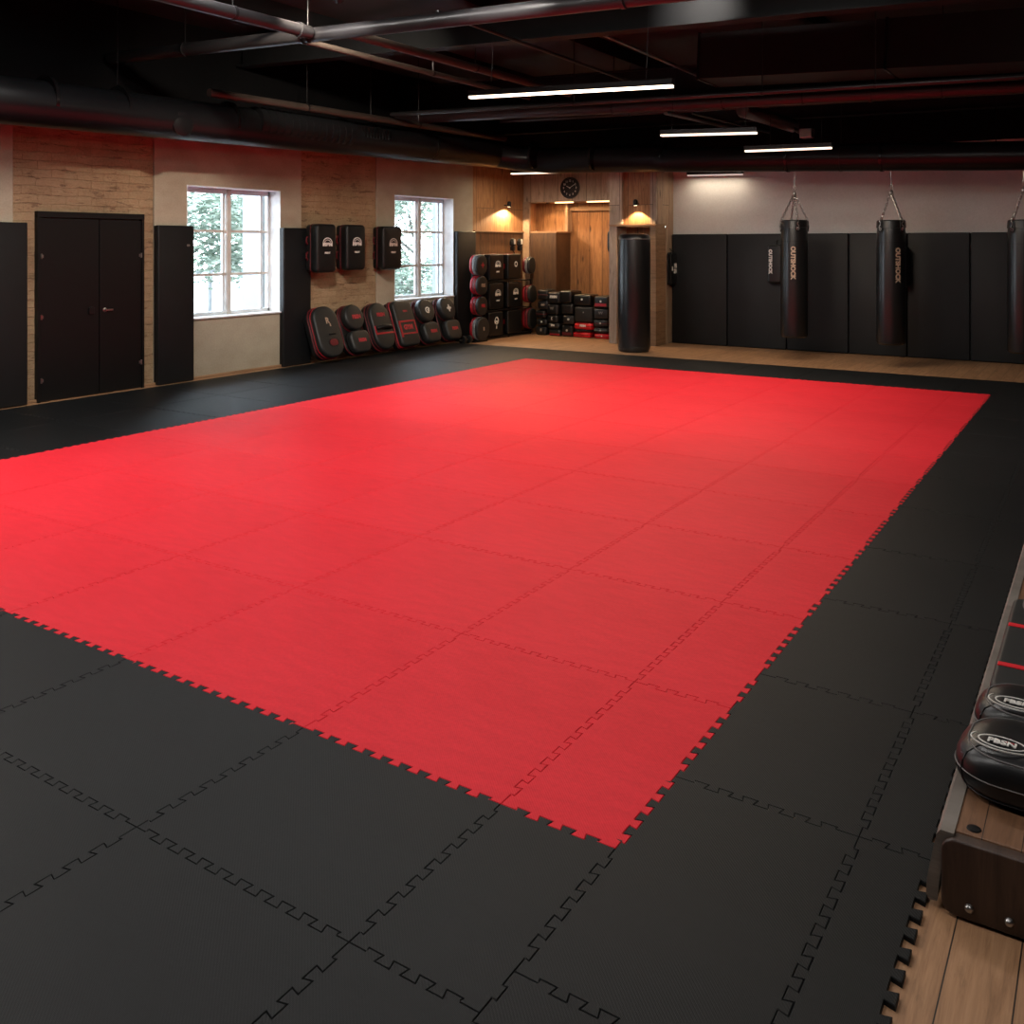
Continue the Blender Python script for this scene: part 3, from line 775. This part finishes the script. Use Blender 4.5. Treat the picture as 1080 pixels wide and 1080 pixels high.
build_stack(-9.08, 'third stack from the rack', [
    (P, 'black pad with red patch', .27, .24, 'vinyl', None, 'o', 'dark_red', 'print'),
    (P, 'black pad with small white mark', .27, .20, 'leather', None, 'o', None, 'print'),
    (P, 'thick black pad', .28, .22, 'leather_gloss', None, None, None, 'print'),
    (P, 'puffy black pad', .30, .26, 'leather', None, None, None, 'print')])
build_stack(-8.72, 'wide stack in the alcove middle', [
    (P, 'flat bright red pad', .42, .115, 'red_band', 'dark_red', None, None, 'print'),
    (P, 'thin dark pad', .38, .04, 'vinyl', None, None, None, 'print'),
    (P, 'lettered bright red pad', .42, .135, 'red_band', 'dark_red', 'FBSN', None, 'print'),
    (P, 'large matte black pad', .40, .33, 'matte_black', None, "'", None, 'print'),
    (P, 'sagging black pad', .39, .23, 'leather', None, 'o', None, 'print')])
build_stack(-8.33, 'stack beside the column', [
    (P, 'flat red pad with white dot', .33, .10, 'red_band', 'dark_red', 'o', None, 'print'),
    (P, 'black pad edged in grey', .33, .12, 'vinyl', 'grey_vinyl', 'o', None, 'print'),
    (P, 'black pad with a red line', .33, .15, 'leather', 'dark_red', 'o', None, 'print'),
    (P, 'grey marked glossy pad', .33, .22, 'leather_gloss', None, 'VV', None, 'thread'),
    (P, 'black pad with a red band', .33, .24, 'vinyl', None, 'o', 'red_vinyl', 'print')])

# ------------------------------------------------------------------ standing bag, heavy bags
t = thing('standing_bag', 'tall black free-standing punching bag in front of the wooden column', 'punching bag', loc=(-6.87, 14.5, ZF))
finish(lathe([(.20, 0), (.255, .012), (.272, .05), (.275, .10), (.275, 1.9), (.272, 1.94), (.25, 1.985), (.20, 2.0), (.08, 2.003)], 48), 'body', 'leather', t, True)
finish(lathe([(.277, 1.905), (.279, 1.91), (.277, 1.915)], 48), 'top_seam', 'thread', t, True)
finish(lathe([(.277, .085), (.279, .09), (.277, .095)], 48), 'bottom_seam', 'vinyl', t, True)

def bent_text(parent, word, size, R, ang, zc, mat):
    """lettering running down the bag, wrapped on its curve"""
    o = text(word, size, mat, parent, Matrix.Identity(4), 'lettering', .005)
    for v in o.data.vertices:
        x, y, z = v.co           # along the word, letter height, extrude
        a = ang + y/R; r = R+.004+z
        v.co = Vector((r*math.sin(a), -r*math.cos(a), zc-x))
def chain(bm, p, q, link=.05, r=.0062):
    p, q = Vector(p), Vector(q); L = (q-p).length; n = max(2, int(L/(link*.72))); d = (q-p).normalized(); s, u = frame_of(d)
    for i in range(n):
        c = p.lerp(q, (i+.5)/n); a = s if i % 2 else u
        pts = [c+d*(math.cos(2*PI*k/8)*link*.5)+a*(math.sin(2*PI*k/8)*link*.32) for k in range(8)]
        tube(bm, pts, r, 5, closed=True)
def heavy_bag(label, x, y, z0, z1, ang, zhook, word='OUTSHOCK'):
    t = thing('heavy_bag', label, 'punching bag', loc=(x, y, z0), group='heavy bags hung on chains')
    R = .205; h = z1-z0
    finish(lathe([(.10, -.012), (.17, -.008), (.198, .012), (R, .05), (R+.002, h*.5), (R-.003, h-.20), (R-.012, h-.05), (R-.02, h-.01), (.16, h-.004)], 44), 'body', 'leather', t, True)
    finish(lathe([(R-.008, h-.115), (R+.004, h-.112), (R-.004, h-.01), (R-.018, h+.004), (R-.03, h)], 44), 'collar', 'leather_gloss', t, True)
    for k in range(4):
        a = ang+k*PI/2+.35
        bm = puffs(.075, .17, .03, .008, .003); bm.transform(RZ(a) @ T((0, -R-.001, h-.095)) @ RX(PI/2))
        finish(bm, 'strap', 'vinyl', t, True)
    for k in range(4):
        a = ang+k*PI/2+.35; dx, dy = math.sin(a), -math.cos(a)
        bm = bmesh.new()
        pts = [(dx*(R+.012)+dy*.02*math.cos(q)*-1, dy*(R+.012)+dx*.02*math.cos(q), h-.13+.02*math.sin(q)) for q in [2*PI*i/10 for i in range(10)]]
        tube(bm, pts, .005, 6, closed=True); finish(bm, 'ring', 'steel', t, True)
        bm = bmesh.new(); chain(bm, (dx*(R+.014), dy*(R+.014), h-.12), (dx*(R-.005), dy*(R-.005), h+.01))
        chain(bm, (dx*(R-.01), dy*(R-.01), h+.01), (dx*.012, dy*.012, h+.40)); finish(bm, 'chain', 'steel', t, True)
    zt = zhook-z0
    bm = lathe([(.012, h+.38), (.03, h+.40), (.03, h+.43), (.012, h+.45), (.010, h+.47)], 14)
    pts = [(0.028*math.sin(q), 0, h+.505-.035*math.cos(q)) for q in [PI*2*i/12 for i in range(10)]]
    tube(bm, pts, .008, 7); tube(bm, [(0, 0, h+.535), (0, 0, zt)], .009, 8); finish(bm, 'swivel_hook', 'steel', t, True)
    bent_text(t, word, .092, R+.002, ang, h-.66, 'tan_print')
    bm = lathe([(R+.002, h-.335), (R+.0035, h-.33), (R+.002, h-.325)], 44); finish(bm, 'seam', 'vinyl', t, True)
    return t
cam_dir = lambda x, y: math.atan2(-x, y)      # angle that faces the camera
BY = 14.7
heavy_bag('hanging heavy bag nearest the column, pale lettering facing the room', -4.21, BY, .36, 2.18, cam_dir(-4.21, BY)-.10, 2.946)
heavy_bag('middle hanging heavy bag, pale lettering turned to the right', -2.78, BY, .33, 2.16, cam_dir(-2.78, BY)+.45, 2.892)
heavy_bag('hanging heavy bag cut off by the right edge of the photo', -1.05, BY, .31, 2.14, cam_dir(-1.05, BY)+.5, 2.828)

# slim pads hanging on the padded back wall
def slim_pad(name, label, loc, m, w, h, tt, words, side=-1, group=None):
    t = thing(name, label, 'pad', m, loc, group)
    finish(puffs(w, h, .05, tt*.45, .03, 0), 'back_pad', 'vinyl', t, True)
    finish(puffs(w*.98, h, .05, tt*.5, .035, tt*.47), 'front_pad', 'vinyl', t, True)
    finish(tubes([(0, h/2-.01, tt*.4), (0, h/2+.05, tt*.3), (0, h/2+.07, .01)], .008, 6), 'hanging_loop', 'metal', t, True)
    if words:
        text(words, .075, 'print', t, T((side*(w/2-.055), .04, tt*.97+.003)) @ RZ(-PI/2), 'lettering', .005)
    return t
slim_pad('hanging_slim_pad', 'slim black pad with white side lettering, hanging left of the first heavy bag', (-4.89, YB-.09, 1.47), FB, .25, .66, .20, 'OUTSHOCK', -1, 'slim pads hung on the back wall')
slim_pad('hanging_slim_pad', 'slim black pad with white lettering, hanging right of the middle heavy bag', (-2.885, YB-.09, 1.44), FB, .25, .66, .24, 'OUTSHOCK', 1, 'slim pads hung on the back wall')
t = slim_pad('hanging_corner_pad', 'black pad with white logos hung where the column meets the white wall', (-6.86, 15.98, 1.36), FL, .26, .60, .10, None)
text('FB', .11, 'print', t, T((.05, .05, .100)), 'lettering', .006); text('SN', .11, 'print', t, T((.05, -.05, .100)), 'lettering', .006)
text('II', .1, 'print', t, T((-.09, .0, .100)), 'lettering', .006)
t = thing('hanging_round_mitt', 'black curved mitt hung on the left side of the column in the alcove', 'mitt', axes((0, -1, 0), (0, 0, 1), (-1, 0, 0)), (-7.80, 15.62, 1.86))
finish(puffs(.20, .42, .10, .11, .035, 0, belly=.008), 'front_pad', 'leather_gloss', t, True)
finish(piping(.205, .425, .10, .05, .007), 'piping', 'grey_vinyl', t, True)
finish(tubes([(0, .2, .05), (0, .27, .03), (0, .30, .0)], .008, 6), 'hanging_loop', 'metal', t, True)
t = thing('hanging_logo_pad', 'small brown-black pad with white circles hung behind the standing bag', 'pad', FB, (-7.58, 15.81, 1.20))
finish(puffs(.20, .60, .05, .08, .02, 0), 'cushion', 'vinyl', t, True)
text('8', .14, 'print', t, T((0, .08, .082)), 'lettering', .006); text('8', .11, 'print', t, T((0, -.05, .082)), 'lettering', .006)

# ------------------------------------------------------------------ clock
ck = thing('wall_clock', 'round black wall clock with white numerals over the alcove', 'clock', FB, (-9.28, 16.60, 2.95))
bm = lathe([(.215, 0), (.22, .02), (.215, .045), (.195, .045), (.19, .03)], 48); finish(bm, 'rim', 'vinyl', ck, True)
finish(lathe([(.192, .0), (.192, .028)], 48), 'dial', 'matte_black', ck, True)
for k in range(1, 13):
    a = PI/2-k*PI/6
    text(str(k), .055, 'print', ck, T((.145*math.cos(a), .145*math.sin(a), .030)), 'numeral', .0015)
finish(boxes([((-.006, -.01, .031), (.006, .085, .034))]), 'hour_hand', 'print', ck).rotation_euler = (0, 0, math.radians(62))
finish(boxes([((-.004, -.01, .035), (.004, .13, .038))]), 'minute_hand', 'print', ck).rotation_euler = (0, 0, math.radians(-58))
finish(lathe([(.014, .03), (.014, .042)], 16), 'hub', 'print', ck, True)

# ------------------------------------------------------------------ bench and what lies on it
bn = thing('low_bench', 'low brown wooden bench with a dark bolted end board at the mat edge', 'bench', loc=(-.395, 2.77, ZF))
BT = .2-ZF
finish(boxes([((.022, .035, .03), (.62, 4.2, BT-.002))], .006), 'seat_boards', 'benchwood', bn)
bm = puffs(.62, BT-.012, .035, .045, .006, 0, n=5, steps=3); bm.transform(T((.31, .035, (BT-.012)/2+.008)) @ RX(PI/2)); finish(bm, 'end_board', 'benchend', bn, True)
prof = [(-.004, BT+.003), (-.014, BT-.012), (-.038, .075), (-.040, .030), (-.030, .018), (-.012, .020), (.004, BT-.05), (.030, BT-.01), (.030, BT+.003)]
bm = bmesh.new(); ra = [bm.verts.new((x, .008, z)) for x, z in prof]; rb = [bm.verts.new((x, 4.2, z)) for x, z in prof]
for k in range(len(prof)): bm.faces.new((ra[k], ra[(k+1) % len(prof)], rb[(k+1) % len(prof)], rb[k]))
bm.faces.new(ra); bm.faces.new(rb)
bmesh.ops.recalc_face_normals(bm, faces=bm.faces)
finish(bm, 'side_rail', 'benchrail', bn)
for x in (.070, .165): 
    bm = lathe([(.002, .012), (.006, .011), (.0105, .006), (.012, 0)], 14); bm.transform(T((x, -.011, .043)) @ RX(PI/2)); finish(bm, 'bolt', 'steel', bn, True)
bm = lathe([(.019, 0), (.017, .003), (.006, .004)], 18); bm.transform(T((.072, .07, BT-.002))); finish(bm, 'bolt', 'metal', bn, True)
def fat_mitt(label, x, y, z, w, l, h, rz, red=True):
    t = thing('round_shield', label, 'shield', RZ(rz), (x, y, z), 'fat round shields on the bench')
    bm = bmesh.new(); rings = []
    prof = [(.55, 0), (.80, .03), (.93, .12), (.985, .27), (1.0, .45), (.985, .62), (.93, .78), (.82, .90), (.66, .965), (.45, 1.0), (.22, 1.01)]
    for k, zz in prof:
        ring = rrect(w*k if k > .5 else w*k, l*k, min(w, l)*k*.40, 9)
        rings.append([bm.verts.new((px, py, zz*h)) for px, py in ring])
    for a, b in zip(rings, rings[1:]):
        L = len(a)
        for k in range(L): bm.faces.new((a[k], a[(k+1) % L], b[(k+1) % L], b[k]))
    bm.faces.new(rings[0]); bm.faces.new(rings[-1])
    finish(bm, 'cushion', 'leather_gloss', t, True)
    for zz, k in ((.45, 1.001), (.87, .862), (.12, .935)):
        bm = tubes([(px, py, zz*h) for px, py in rrect(w*k, l*k, min(w, l)*k*.40, 9)], .0022, 6, closed=True)
        finish(bm, 'seam', 'thread' if zz != .12 else 'vinyl', t, True)
    # vertical panel seams at the near-left corner
    pts = []
    for k, zz in prof[1:9]:
        ring = rrect(w*k*1.003, l*k*1.003, min(w, l)*k*.40, 9); px, py = ring[24]; pts.append((px, py, zz*h))
    finish(tubes(pts, .0022, 6), 'seam', 'vinyl', t, True)
    bm = bmesh.new(); ring_flat(bm, .062, .034, .004, h*1.0, -.12, -.07, 0, 360, 40, .002); ring_flat(bm, .082, .050, .0035, h*.992, -.12, -.07, 150, 330, 30, .0035)
    finish(bm, 'badge_rim', 'print', t, True)
    text('FBSN', .034, 'print', t, T((-.12, -.07, h*1.006)), 'lettering', .0012)
    if red: finish(boxes([((-.115, -.063, h*1.0), (-.09, -.055, h*1.012))]), 'badge_mark', 'red_print', t)
    return t
zb = ZF+BT
fat_mitt('fat black leather shield at the near end of the bench, oval badge on top', -.150, 3.12, zb, .50, .33, .150, -.06)
fat_mitt('fat black leather shield just behind the nearest one on the bench', -.135, 3.425, zb, .50, .27, .145, -.04, False)
t = thing('flat_kick_shield', 'flat black pad with two red stripes lying along the bench', 'pad', None, (-.07, 4.14, zb))
finish(puffs(.60, 1.0, .06, .06, .02, 0), 'cushion', 'matte_black', t, True)
for y in (-.28, .14): finish(boxes([((-.29, y-.016, .055), (.3, y+.016, .0635))], .002), 'stripe', 'red_band', t)
fat_mitt('thin black mitt lying on the far end of the striped pad', -.02, 4.49, zb+.066, .60, .30, .05, 0, False)

# ------------------------------------------------------------------ ceiling: ducts, beams, pipes
def pipe(name, label, cat, pts, r, mat, hangers=(), collars=(), group=None, seg=18):
    o = thing(name, label, cat, loc=(0, 0, 0), group=group)
    finish(tubes(pts, r, seg), 'run', mat, o, True)
    p0, p1 = Vector(pts[0]), Vector(pts[-1])
    d = (p1-p0).normalized()
    for f in hangers:
        p = p0.lerp(p1, f)
        bm = tubes([p+Vector((0, 0, r)), (p.x, p.y, ZC)], .007, 6); tube(bm, [p-d*.015, p+d*.015], r+.006, seg)
        finish(bm, 'hanger_rod', 'metal', o, True)
    for f in collars:
        p = p0.lerp(p1, f); finish(tubes([p-d*.02, p+d*.02], r+.012, seg), 'collar', mat if mat != 'duct' else 'ductseam', o, True)
    return o
pipe('air_duct', 'large round black duct running above the left wall', 'duct', [(-9.62, -3, 3.24), (-9.62, 5.2, 3.29), (-9.62, 14.4, 3.47)], .25, 'duct', (.55, .8), (.36, .50, .64, .76, .88))
ld = [o for o in C.objects if o.name == 'air_duct'][0]
bm = lathe([(.15, 0), (.15, .03), (.13, .04), (.02, .045)], 32); bm.transform(T((-9.42, 7.30, 3.26)) @ RY(PI/2+.1)); finish(bm, 'access_cap', 'duct', ld, True)
bm = bmesh.new()
for k in range(14): tube(bm, [(-9.52, 8.5+k*.13, 3.42), (-9.52, 8.56+k*.13, 3.421)], .20, 20)
tube(bm, [(-9.52, 8.5, 3.42), (-9.52, 10.3, 3.44)], .19, 20); finish(bm, 'ribbed_sleeve', 'duct', ld, True)
finish(boxes([((-9.42, 10.5+k*.07, 3.40), (-9.36, 10.53+k*.07, 3.56)) for k in range(9)]), 'grille', 'ductseam', ld)
pipe('air_duct', 'round black elbow duct joining the left duct to the back duct', 'duct', [(-9.62, 14.3, 3.47), (-9.3, 14.62, 3.40), (-8.7, 14.78, 3.34), (-6.4, 14.75, 3.27)], .235, 'duct', (), (.25, .6, .99))
pipe('air_duct', 'round black duct running across above the hanging heavy bags', 'duct', [(-6.5, BY, 3.235), (3.5, BY, 2.86)], .205, 'duct', (.3, .6), (.22, .36, .62, .8))
pipe('strut_rail', 'thin black rail hung below the top of the back wall', 'rail', [(-6.4, 15.3, 3.42), (3.5, 15.3, 3.08)], .04, 'metal', (.2, .5))
def ibeam(label, pts, h, w=.20, group='black ceiling beams', mat='beam'):
    p, q = Vector(pts[0]), Vector(pts[1]); L = (q-p).length; d = (q-p).normalized()
    bm = boxes([((0, -w/2, 0), (L, w/2, .018)), ((0, -.012, 0), (L, .012, h)), ((0, -w/2, h-.018), (L, w/2, h))])
    s = Vector((0, 0, 1)).cross(d).normalized(); u = d.cross(s)
    m = axes(d, s, u); m.translation = p
    o = thing('steel_beam', label, 'beam', m, p, group); o.matrix_world = m
    finish(bm, 'section', mat, o)
    return o
ibeam('near black steel beam crossing the ceiling above the long light', [(-10.3, 9.0, 4.29), (3.5, 9.0, 3.75)], .42)
ibeam('second black steel beam crossing the ceiling behind the long light', [(-10.3, 12.5, 4.08), (3.5, 12.5, 3.62)], .42)
ibeam('far black steel beam crossing the ceiling close to the alcove', [(-10.3, 15.3, 3.95), (3.5, 15.6, 3.75)], .42)
ibeam('black steel beam overhead at the near end of the mats', [(-10.3, 4.6, 4.25), (3.5, 4.9, 4.05)], .42)
for k, x in enumerate((-8.6, -6.2, -3.2, -.6, 1.9)):
    o = tag(finish(boxes([((x-.05, YN, 4.55), (x+.05, 16.1, ZC-.002))]), 'ceiling_joist', 'beam'), 'black timber joist under the ceiling, %s from the left wall' % ORD[k], 'joist', 'ceiling joists')
pipe('sprinkler_pipe', 'thick black pipe with a glossy underside crossing the ceiling nearest the camera', 'pipe', [(-10.3, 6.95, 4.08), (-6.96, 7.0, 3.965), (-3.35, 7.0, 3.83), (3.5, 7.0, 3.58)], .075, 'pipe', (.1, .24, .6), (.235, .5))
pipe('sprinkler_pipe', 'branch pipe meeting the nearest ceiling pipe at an elbow', 'pipe', [(-6.88, -3, 3.9), (-6.9, 6.9, 3.965)], .065, 'pipe', (.7, .9), (.985,))
pipe('sprinkler_pipe', 'thin pipe beside the near branch pipe', 'pipe', [(-7.3, -3, 4.05), (-7.3, 6.9, 4.10)], .025, 'pipe', (.8,))
pipe('conduit_pipe', 'brown pipe running just above the large left duct', 'pipe', [(-9.3, 7.6, 3.66), (-9.3, 14.2, 3.72)], .05, 'pipe_brown', (.25, .62), ())
pipe('conduit_pipe', 'thin pipe seen under the near beam, left of the long light', 'pipe', [(-7.35, 7.2, 4.0), (-7.30, 11.8, 3.98)], .035, 'pipe_brown', (.5,))
pipe('conduit_pipe', 'brown pipe seen under the near beam beside the long light', 'pipe', [(-6.7, 7.2, 4.0), (-6.62, 11.8, 3.98)], .05, 'pipe_brown', (.5,))
pipe('conduit_pipe', 'thin pipe running back above the middle of the mats', 'pipe', [(-5.5, 7.2, 4.05), (-5.5, 11.8, 4.0)], .02, 'pipe', ())
pipe('conduit_pipe', 'thin bright pipe next to the boxed duct', 'pipe', [(-4.7, 9.0, 4.1), (-4.7, 14.0, 4.05)], .02, 'flex', ())
pipe('sprinkler_pipe', 'dark red pipe crossing behind the long light', 'pipe', [(-10.2, 12.25, 3.92), (3.5, 12.0, 3.45)], .085, 'pipe_red', (.3, .5, .62), (.42, .56))
pipe('sprinkler_pipe', 'thin pipe crossing just under the boxed duct', 'pipe', [(-9.2, 10.9, 3.77), (3.5, 10.8, 3.38)], .03, 'pipe', (.25, .45, .55))
pipe('sprinkler_pipe', 'thin dark red pipe crossing near the back of the room', 'pipe', [(-9.2, 13.9, 4.0), (3.5, 13.9, 3.72)], .035, 'pipe_red', (.2, .4, .6))
pipe('conduit_pipe', 'silver diagonal conduit left of the ribbed duct', 'pipe', [(-5.3, 12.2, 3.66), (-5.1, 14.4, 3.66)], .035, 'flex', ())
pipe('conduit_pipe', 'thin diagonal conduit beside the silver one', 'pipe', [(-4.9, 12.2, 3.62), (-4.55, 14.5, 3.56)], .02, 'pipe', ())
bd = thing('boxed_duct', 'large rectangular black duct at the upper right of the ceiling', 'duct', loc=(-4.36, 11.0, 3.86))
m = Matrix.Rotation(.045, 4, 'Y'); 
bm = boxes([((0, 0, 0), (7.8, .75, .56))], .006); bm.transform(m); finish(bm, 'casing', 'beam', bd)
bm = boxes([((x, -.012, -.012), (x+.03, .76, .572)) for x in (.0, 2.2, 4.4)]); bm.transform(m); finish(bm, 'flange', 'ductseam', bd)
fx = thing('flexible_duct', 'ribbed silver flexible duct hanging below the boxed duct', 'duct', loc=(0, 0, 0))
bm = bmesh.new(); n = 46
pts = [Vector((-4.36, 12.7, 3.68)).lerp(Vector((-4.22, 14.7, 3.66)), i/n) for i in range(n+1)]
tube(bm, pts, .1, 16, radii=[.105 if i % 2 else .09 for i in range(n+1)]); finish(bm, 'ribbed_tube', 'flex', fx, True)
finish(boxes([((-4.02, 14.3, 3.42), (-3.84, 14.5, 3.56))], .01), 'outlet_box', 'steel', fx)
finish(tubes([(-4.2, 14.6, 3.62), (-4.05, 14.4, 3.52)], .03, 8), 'connector', 'flex', fx, True)

# ------------------------------------------------------------------ light fixtures
def light(name, typ, loc, power, col, parent=None, **kw):
    l = bpy.data.lights.new(name, typ); l.energy = power; l.color = col
    for k, v in kw.items(): setattr(l, k, v)
    o = bpy.data.objects.new(name, l); C.objects.link(o); o.location = loc
    if parent: o.parent = parent
    return o
def led_bar(label, p, q, mat, power, r=.022, cables=True, col=(1, .82, .62), cl=None, cf=(.12, .88)):
    p, q = Vector(p), Vector(q); d = (q-p).normalized(); L = (q-p).length
    s = Vector((0, 0, 1)).cross(d).normalized(); u = d.cross(s); m = axes(d, s, u)
    o = thing('led_light_bar', label, 'light', loc=p); m.translation = p; o.matrix_world = m
    finish(boxes([((0, -.035, .012), (L, .035, .075))], .004), 'housing', 'metal', o)
    finish(boxes([((.01, -.03, -.012), (L-.01, .03, .014))], .006), 'diffuser', mat, o)
    if cables:
        for f in cf: finish(tubes([(L*f, 0, .07), (L*f, 0, cl or ZC-p.z)], .003, 5), 'cable', 'metal', o)
    if power:
        a = light('led_lamp', 'AREA', (L/2, 0, -.03), power, col, o, shape='RECTANGLE', size=L*.96, size_y=.05)
    return o
led_bar('longest bright linear light hanging over the middle of the mats', (-5.90, 8.3, 3.40), (-3.52, 8.3, 3.305), 'led', 75)
led_bar('linear light hanging behind and right of the longest one', (-5.02, 11.4, 3.235), (-3.72, 11.4, 3.185), 'led_far', 55, cl=.62)
led_bar('linear light hanging just above the back duct', (-4.43, 13, 3.13), (-3.21, 13, 3.11), 'led_far', 35, cf=(.3, .88))
led_bar('linear light in front of the clock wall beside the left duct', (-9.75, 15.1, 3.16), (-8.56, 15.1, 3.14), 'led_far', 22)
led_bar('dim linear light fixed high on the white back wall', (-6.50, 15.95, 3.05), (-5.46, 15.95, 3.03), 'led_dim', 7, cables=False)
# unseen fill bars, added above the frame to light the mats
for k, (x, y) in enumerate(((-6.6, 5.6), (-3.2, 5.6), (-7.0, 1.6), (-3.0, 1.6), (.6, 5.2), (.6, 9.0), (.8, 1.2))):
    led_bar('added fill bar over the near part of the room, %s of the set' % ORD[k], (x-1.2, y, 4.5), (x+1.2, y, 4.5), 'led', (98, 64, 100, 62, 12, 6, 34)[k], cables=False, col=(1, .97, .94))
led_bar('added fill bar low beside the left wall, out of view', (-8.6, 2.2, 3.05), (-7.4, 3.6, 3.05), 'led', 95, cables=True, col=(1, .97, .92))  # added out of view to put neutral light on the left wall
# unseen fill spots, added to brighten the far floor, left and back walls
def fill_spot(label, p, q, power, ang, col=(1, .93, .86)):
    p, q = Vector(p), Vector(q); d = (q-p).normalized()
    o = thing('fill_spot_lamp', label, 'light', loc=p)
    rot = d.to_track_quat('-Z', 'Y').to_matrix().to_4x4()
    bm = lathe([(.05, -.02), (.06, -.02), (.06, .12), (.03, .14)], 20); bm.faces.ensure_lookup_table()
    for f in [f for f in bm.faces if len(f.verts) > 4 and f.calc_center_median().z < 0]: bm.faces.remove(f)
    bm.transform(rot); finish(bm, 'shade', 'metal', o, True)
    finish(tubes([(0, 0, .08), (0, 0, ZC-p.z)], .01, 6), 'stem', 'metal', o)
    l = light('fill_lamp', 'SPOT', (0, 0, 0), power, col, o, spot_size=math.radians(ang), spot_blend=1, shadow_soft_size=.06)
    l.rotation_euler = d.to_track_quat('-Z', 'Y').to_euler(); l.location = d*.025
for k, (p, q, w_, a) in enumerate((((-6.2, 6.1, 4.3), (-8.2, 10.4, 0), 610, 78), ((-4.4, 6.1, 4.3), (-5.6, 11.0, 0), 450, 76), ((-2.2, 6.1, 4.3), (-2.6, 11.5, 0), 340, 76), ((-.2, 6.5, 4.2), (-.6, 10.0, 0), 120, 80))):
    fill_spot('added fill spot aimed at the far floor, %s of the set' % ORD[k], p, q, w_, a)
for k, (p, q, w_) in enumerate((((-6.6, 4.4, 4.45), (XL, 6.2, 2.2), 380), ((-6.6, 6.4, 4.3), (XL, 9.2, 2.2), 430), ((-6.6, 7.0, 4.3), (XL, 12.6, 2.2), 500))):
    fill_spot('added fill spot aimed at the left wall, %s of the set' % ORD[k], p, q, w_, 80, (1, .87, .70))
fill_spot('added fill spot aimed at the pale back wall', (-3.6, 8.0, 4.5), (-3.4, 16.1, 1.9), 160, 60, (1, .93, .86))
# sconces
def sconce(label, loc, m, power, ang=112):
    o = thing('wall_spot_lamp', label, 'light', m, loc, 'small wall spots on the warm boards')
    finish(tubes([(0, 0, 0), (0, 0, .08), (0, -.0, .11)], .012, 8), 'arm', 'metal', o, True)
    bm = lathe([(.03, .0), (.045, .0), (.04, .09), (.02, .11)], 18); bm.transform(T((0, -.035, .115)) @ RX(-PI/2+.1)); finish(bm, 'shade', 'metal', o, True)
    bm = lathe([(.028, -.004), (.028, .004)], 14); bm.transform(T((0, -.035, .115)) @ RX(-PI/2+.1)); finish(bm, 'lens', 'bulb', o)
    l = light('sconce_lamp', 'SPOT', (0, -.055, .115), power, (1, .68, .37), o, spot_size=math.radians(ang), spot_blend=.15, shadow_soft_size=.02)
    l.rotation_euler = (math.radians(-90)-.12, 0, 0)
sconce('small black wall spot on the left boards above the rack', (XL, 15.85, 2.60), FL, 130, 150)
sconce('small black wall spot on the front of the column', (-7.24, 15.46, 2.54), FB, 60)
# warm light strips in the alcove soffit
for k, (a, b) in enumerate(((-9.70, -9.29), (-8.96, -8.2))):
    o = thing('soffit_light_strip', 'warm strip light under the alcove lintel, %s one' % ('left', 'right')[k], 'light', loc=((a+b)/2, 16.72, 2.665), group='alcove soffit strips')
    finish(boxes([((-(b-a)/2, -.03, -.012), ((b-a)/2, .03, .012))], .003), 'diffuser', 'glow', o)
    light('soffit_lamp', 'AREA', (0, 0, -.02), 11, (1, .62, .30), o, shape='RECTANGLE', size=(b-a), size_y=.05)
o = thing('niche_downlight', 'small recessed warm downlight over the lit niche left of the alcove', 'light', loc=(-9.95, 16.85, 2.66))
finish(lathe([(.04, 0), (.045, .0), (.045, .02)], 18), 'rim', 'metal', o, True)
light('niche_lamp', 'SPOT', (0, 0, -.01), 20, (1, .64, .32), o, spot_size=math.radians(110), spot_blend=.3, shadow_soft_size=.02)

# ------------------------------------------------------------------ daylight
w = bpy.data.worlds.new('World'); SC.world = w; w.use_nodes = True
nt = w.node_tree; bg = nt.nodes['Background']
tc = N(nt, 'ShaderNodeTexCoord'); sep = N(nt, 'ShaderNodeSeparateXYZ'); nt.links.new(tc.outputs['Generated'], sep.inputs[0])
nt.links.new(ramp(nt, sep.outputs[2], [(0, (.86, .93, 1)), (.5, (.75, .87, 1))]), bg.inputs[0])
bg.inputs[1].default_value = 15
for (y0, y1, z0, z1) in (W1, W2):
    l = bpy.data.lights.new('window_portal', 'AREA'); l.shape = 'RECTANGLE'; l.size = y1-y0; l.size_y = z1-z0; l.cycles.is_portal = True
    o = bpy.data.objects.new('window_portal', l); C.objects.link(o); o.location = (XL-.28, (y0+y1)/2, (z0+z1)/2); o.rotation_euler = (PI/2, 0, -PI/2)

sun = light('sun', 'SUN', (20, 20, 30), 2.6, (1, .98, .94), angle=.05)
sun.rotation_euler = (0, math.radians(48), 0)
# ------------------------------------------------------------------ camera
cd = bpy.data.cameras.new('camera'); cam = bpy.data.objects.new('camera', cd); C.objects.link(cam)
cd.sensor_width = 36; cd.lens = 36*985.7/1080; cd.shift_y = -(540-258)/1080
cam.location = (0, 0, 1.8); cam.rotation_euler = (PI/2, 0, math.atan(635/985.7))
cd.clip_start = .05; cd.clip_end = 200
SC.camera = cam
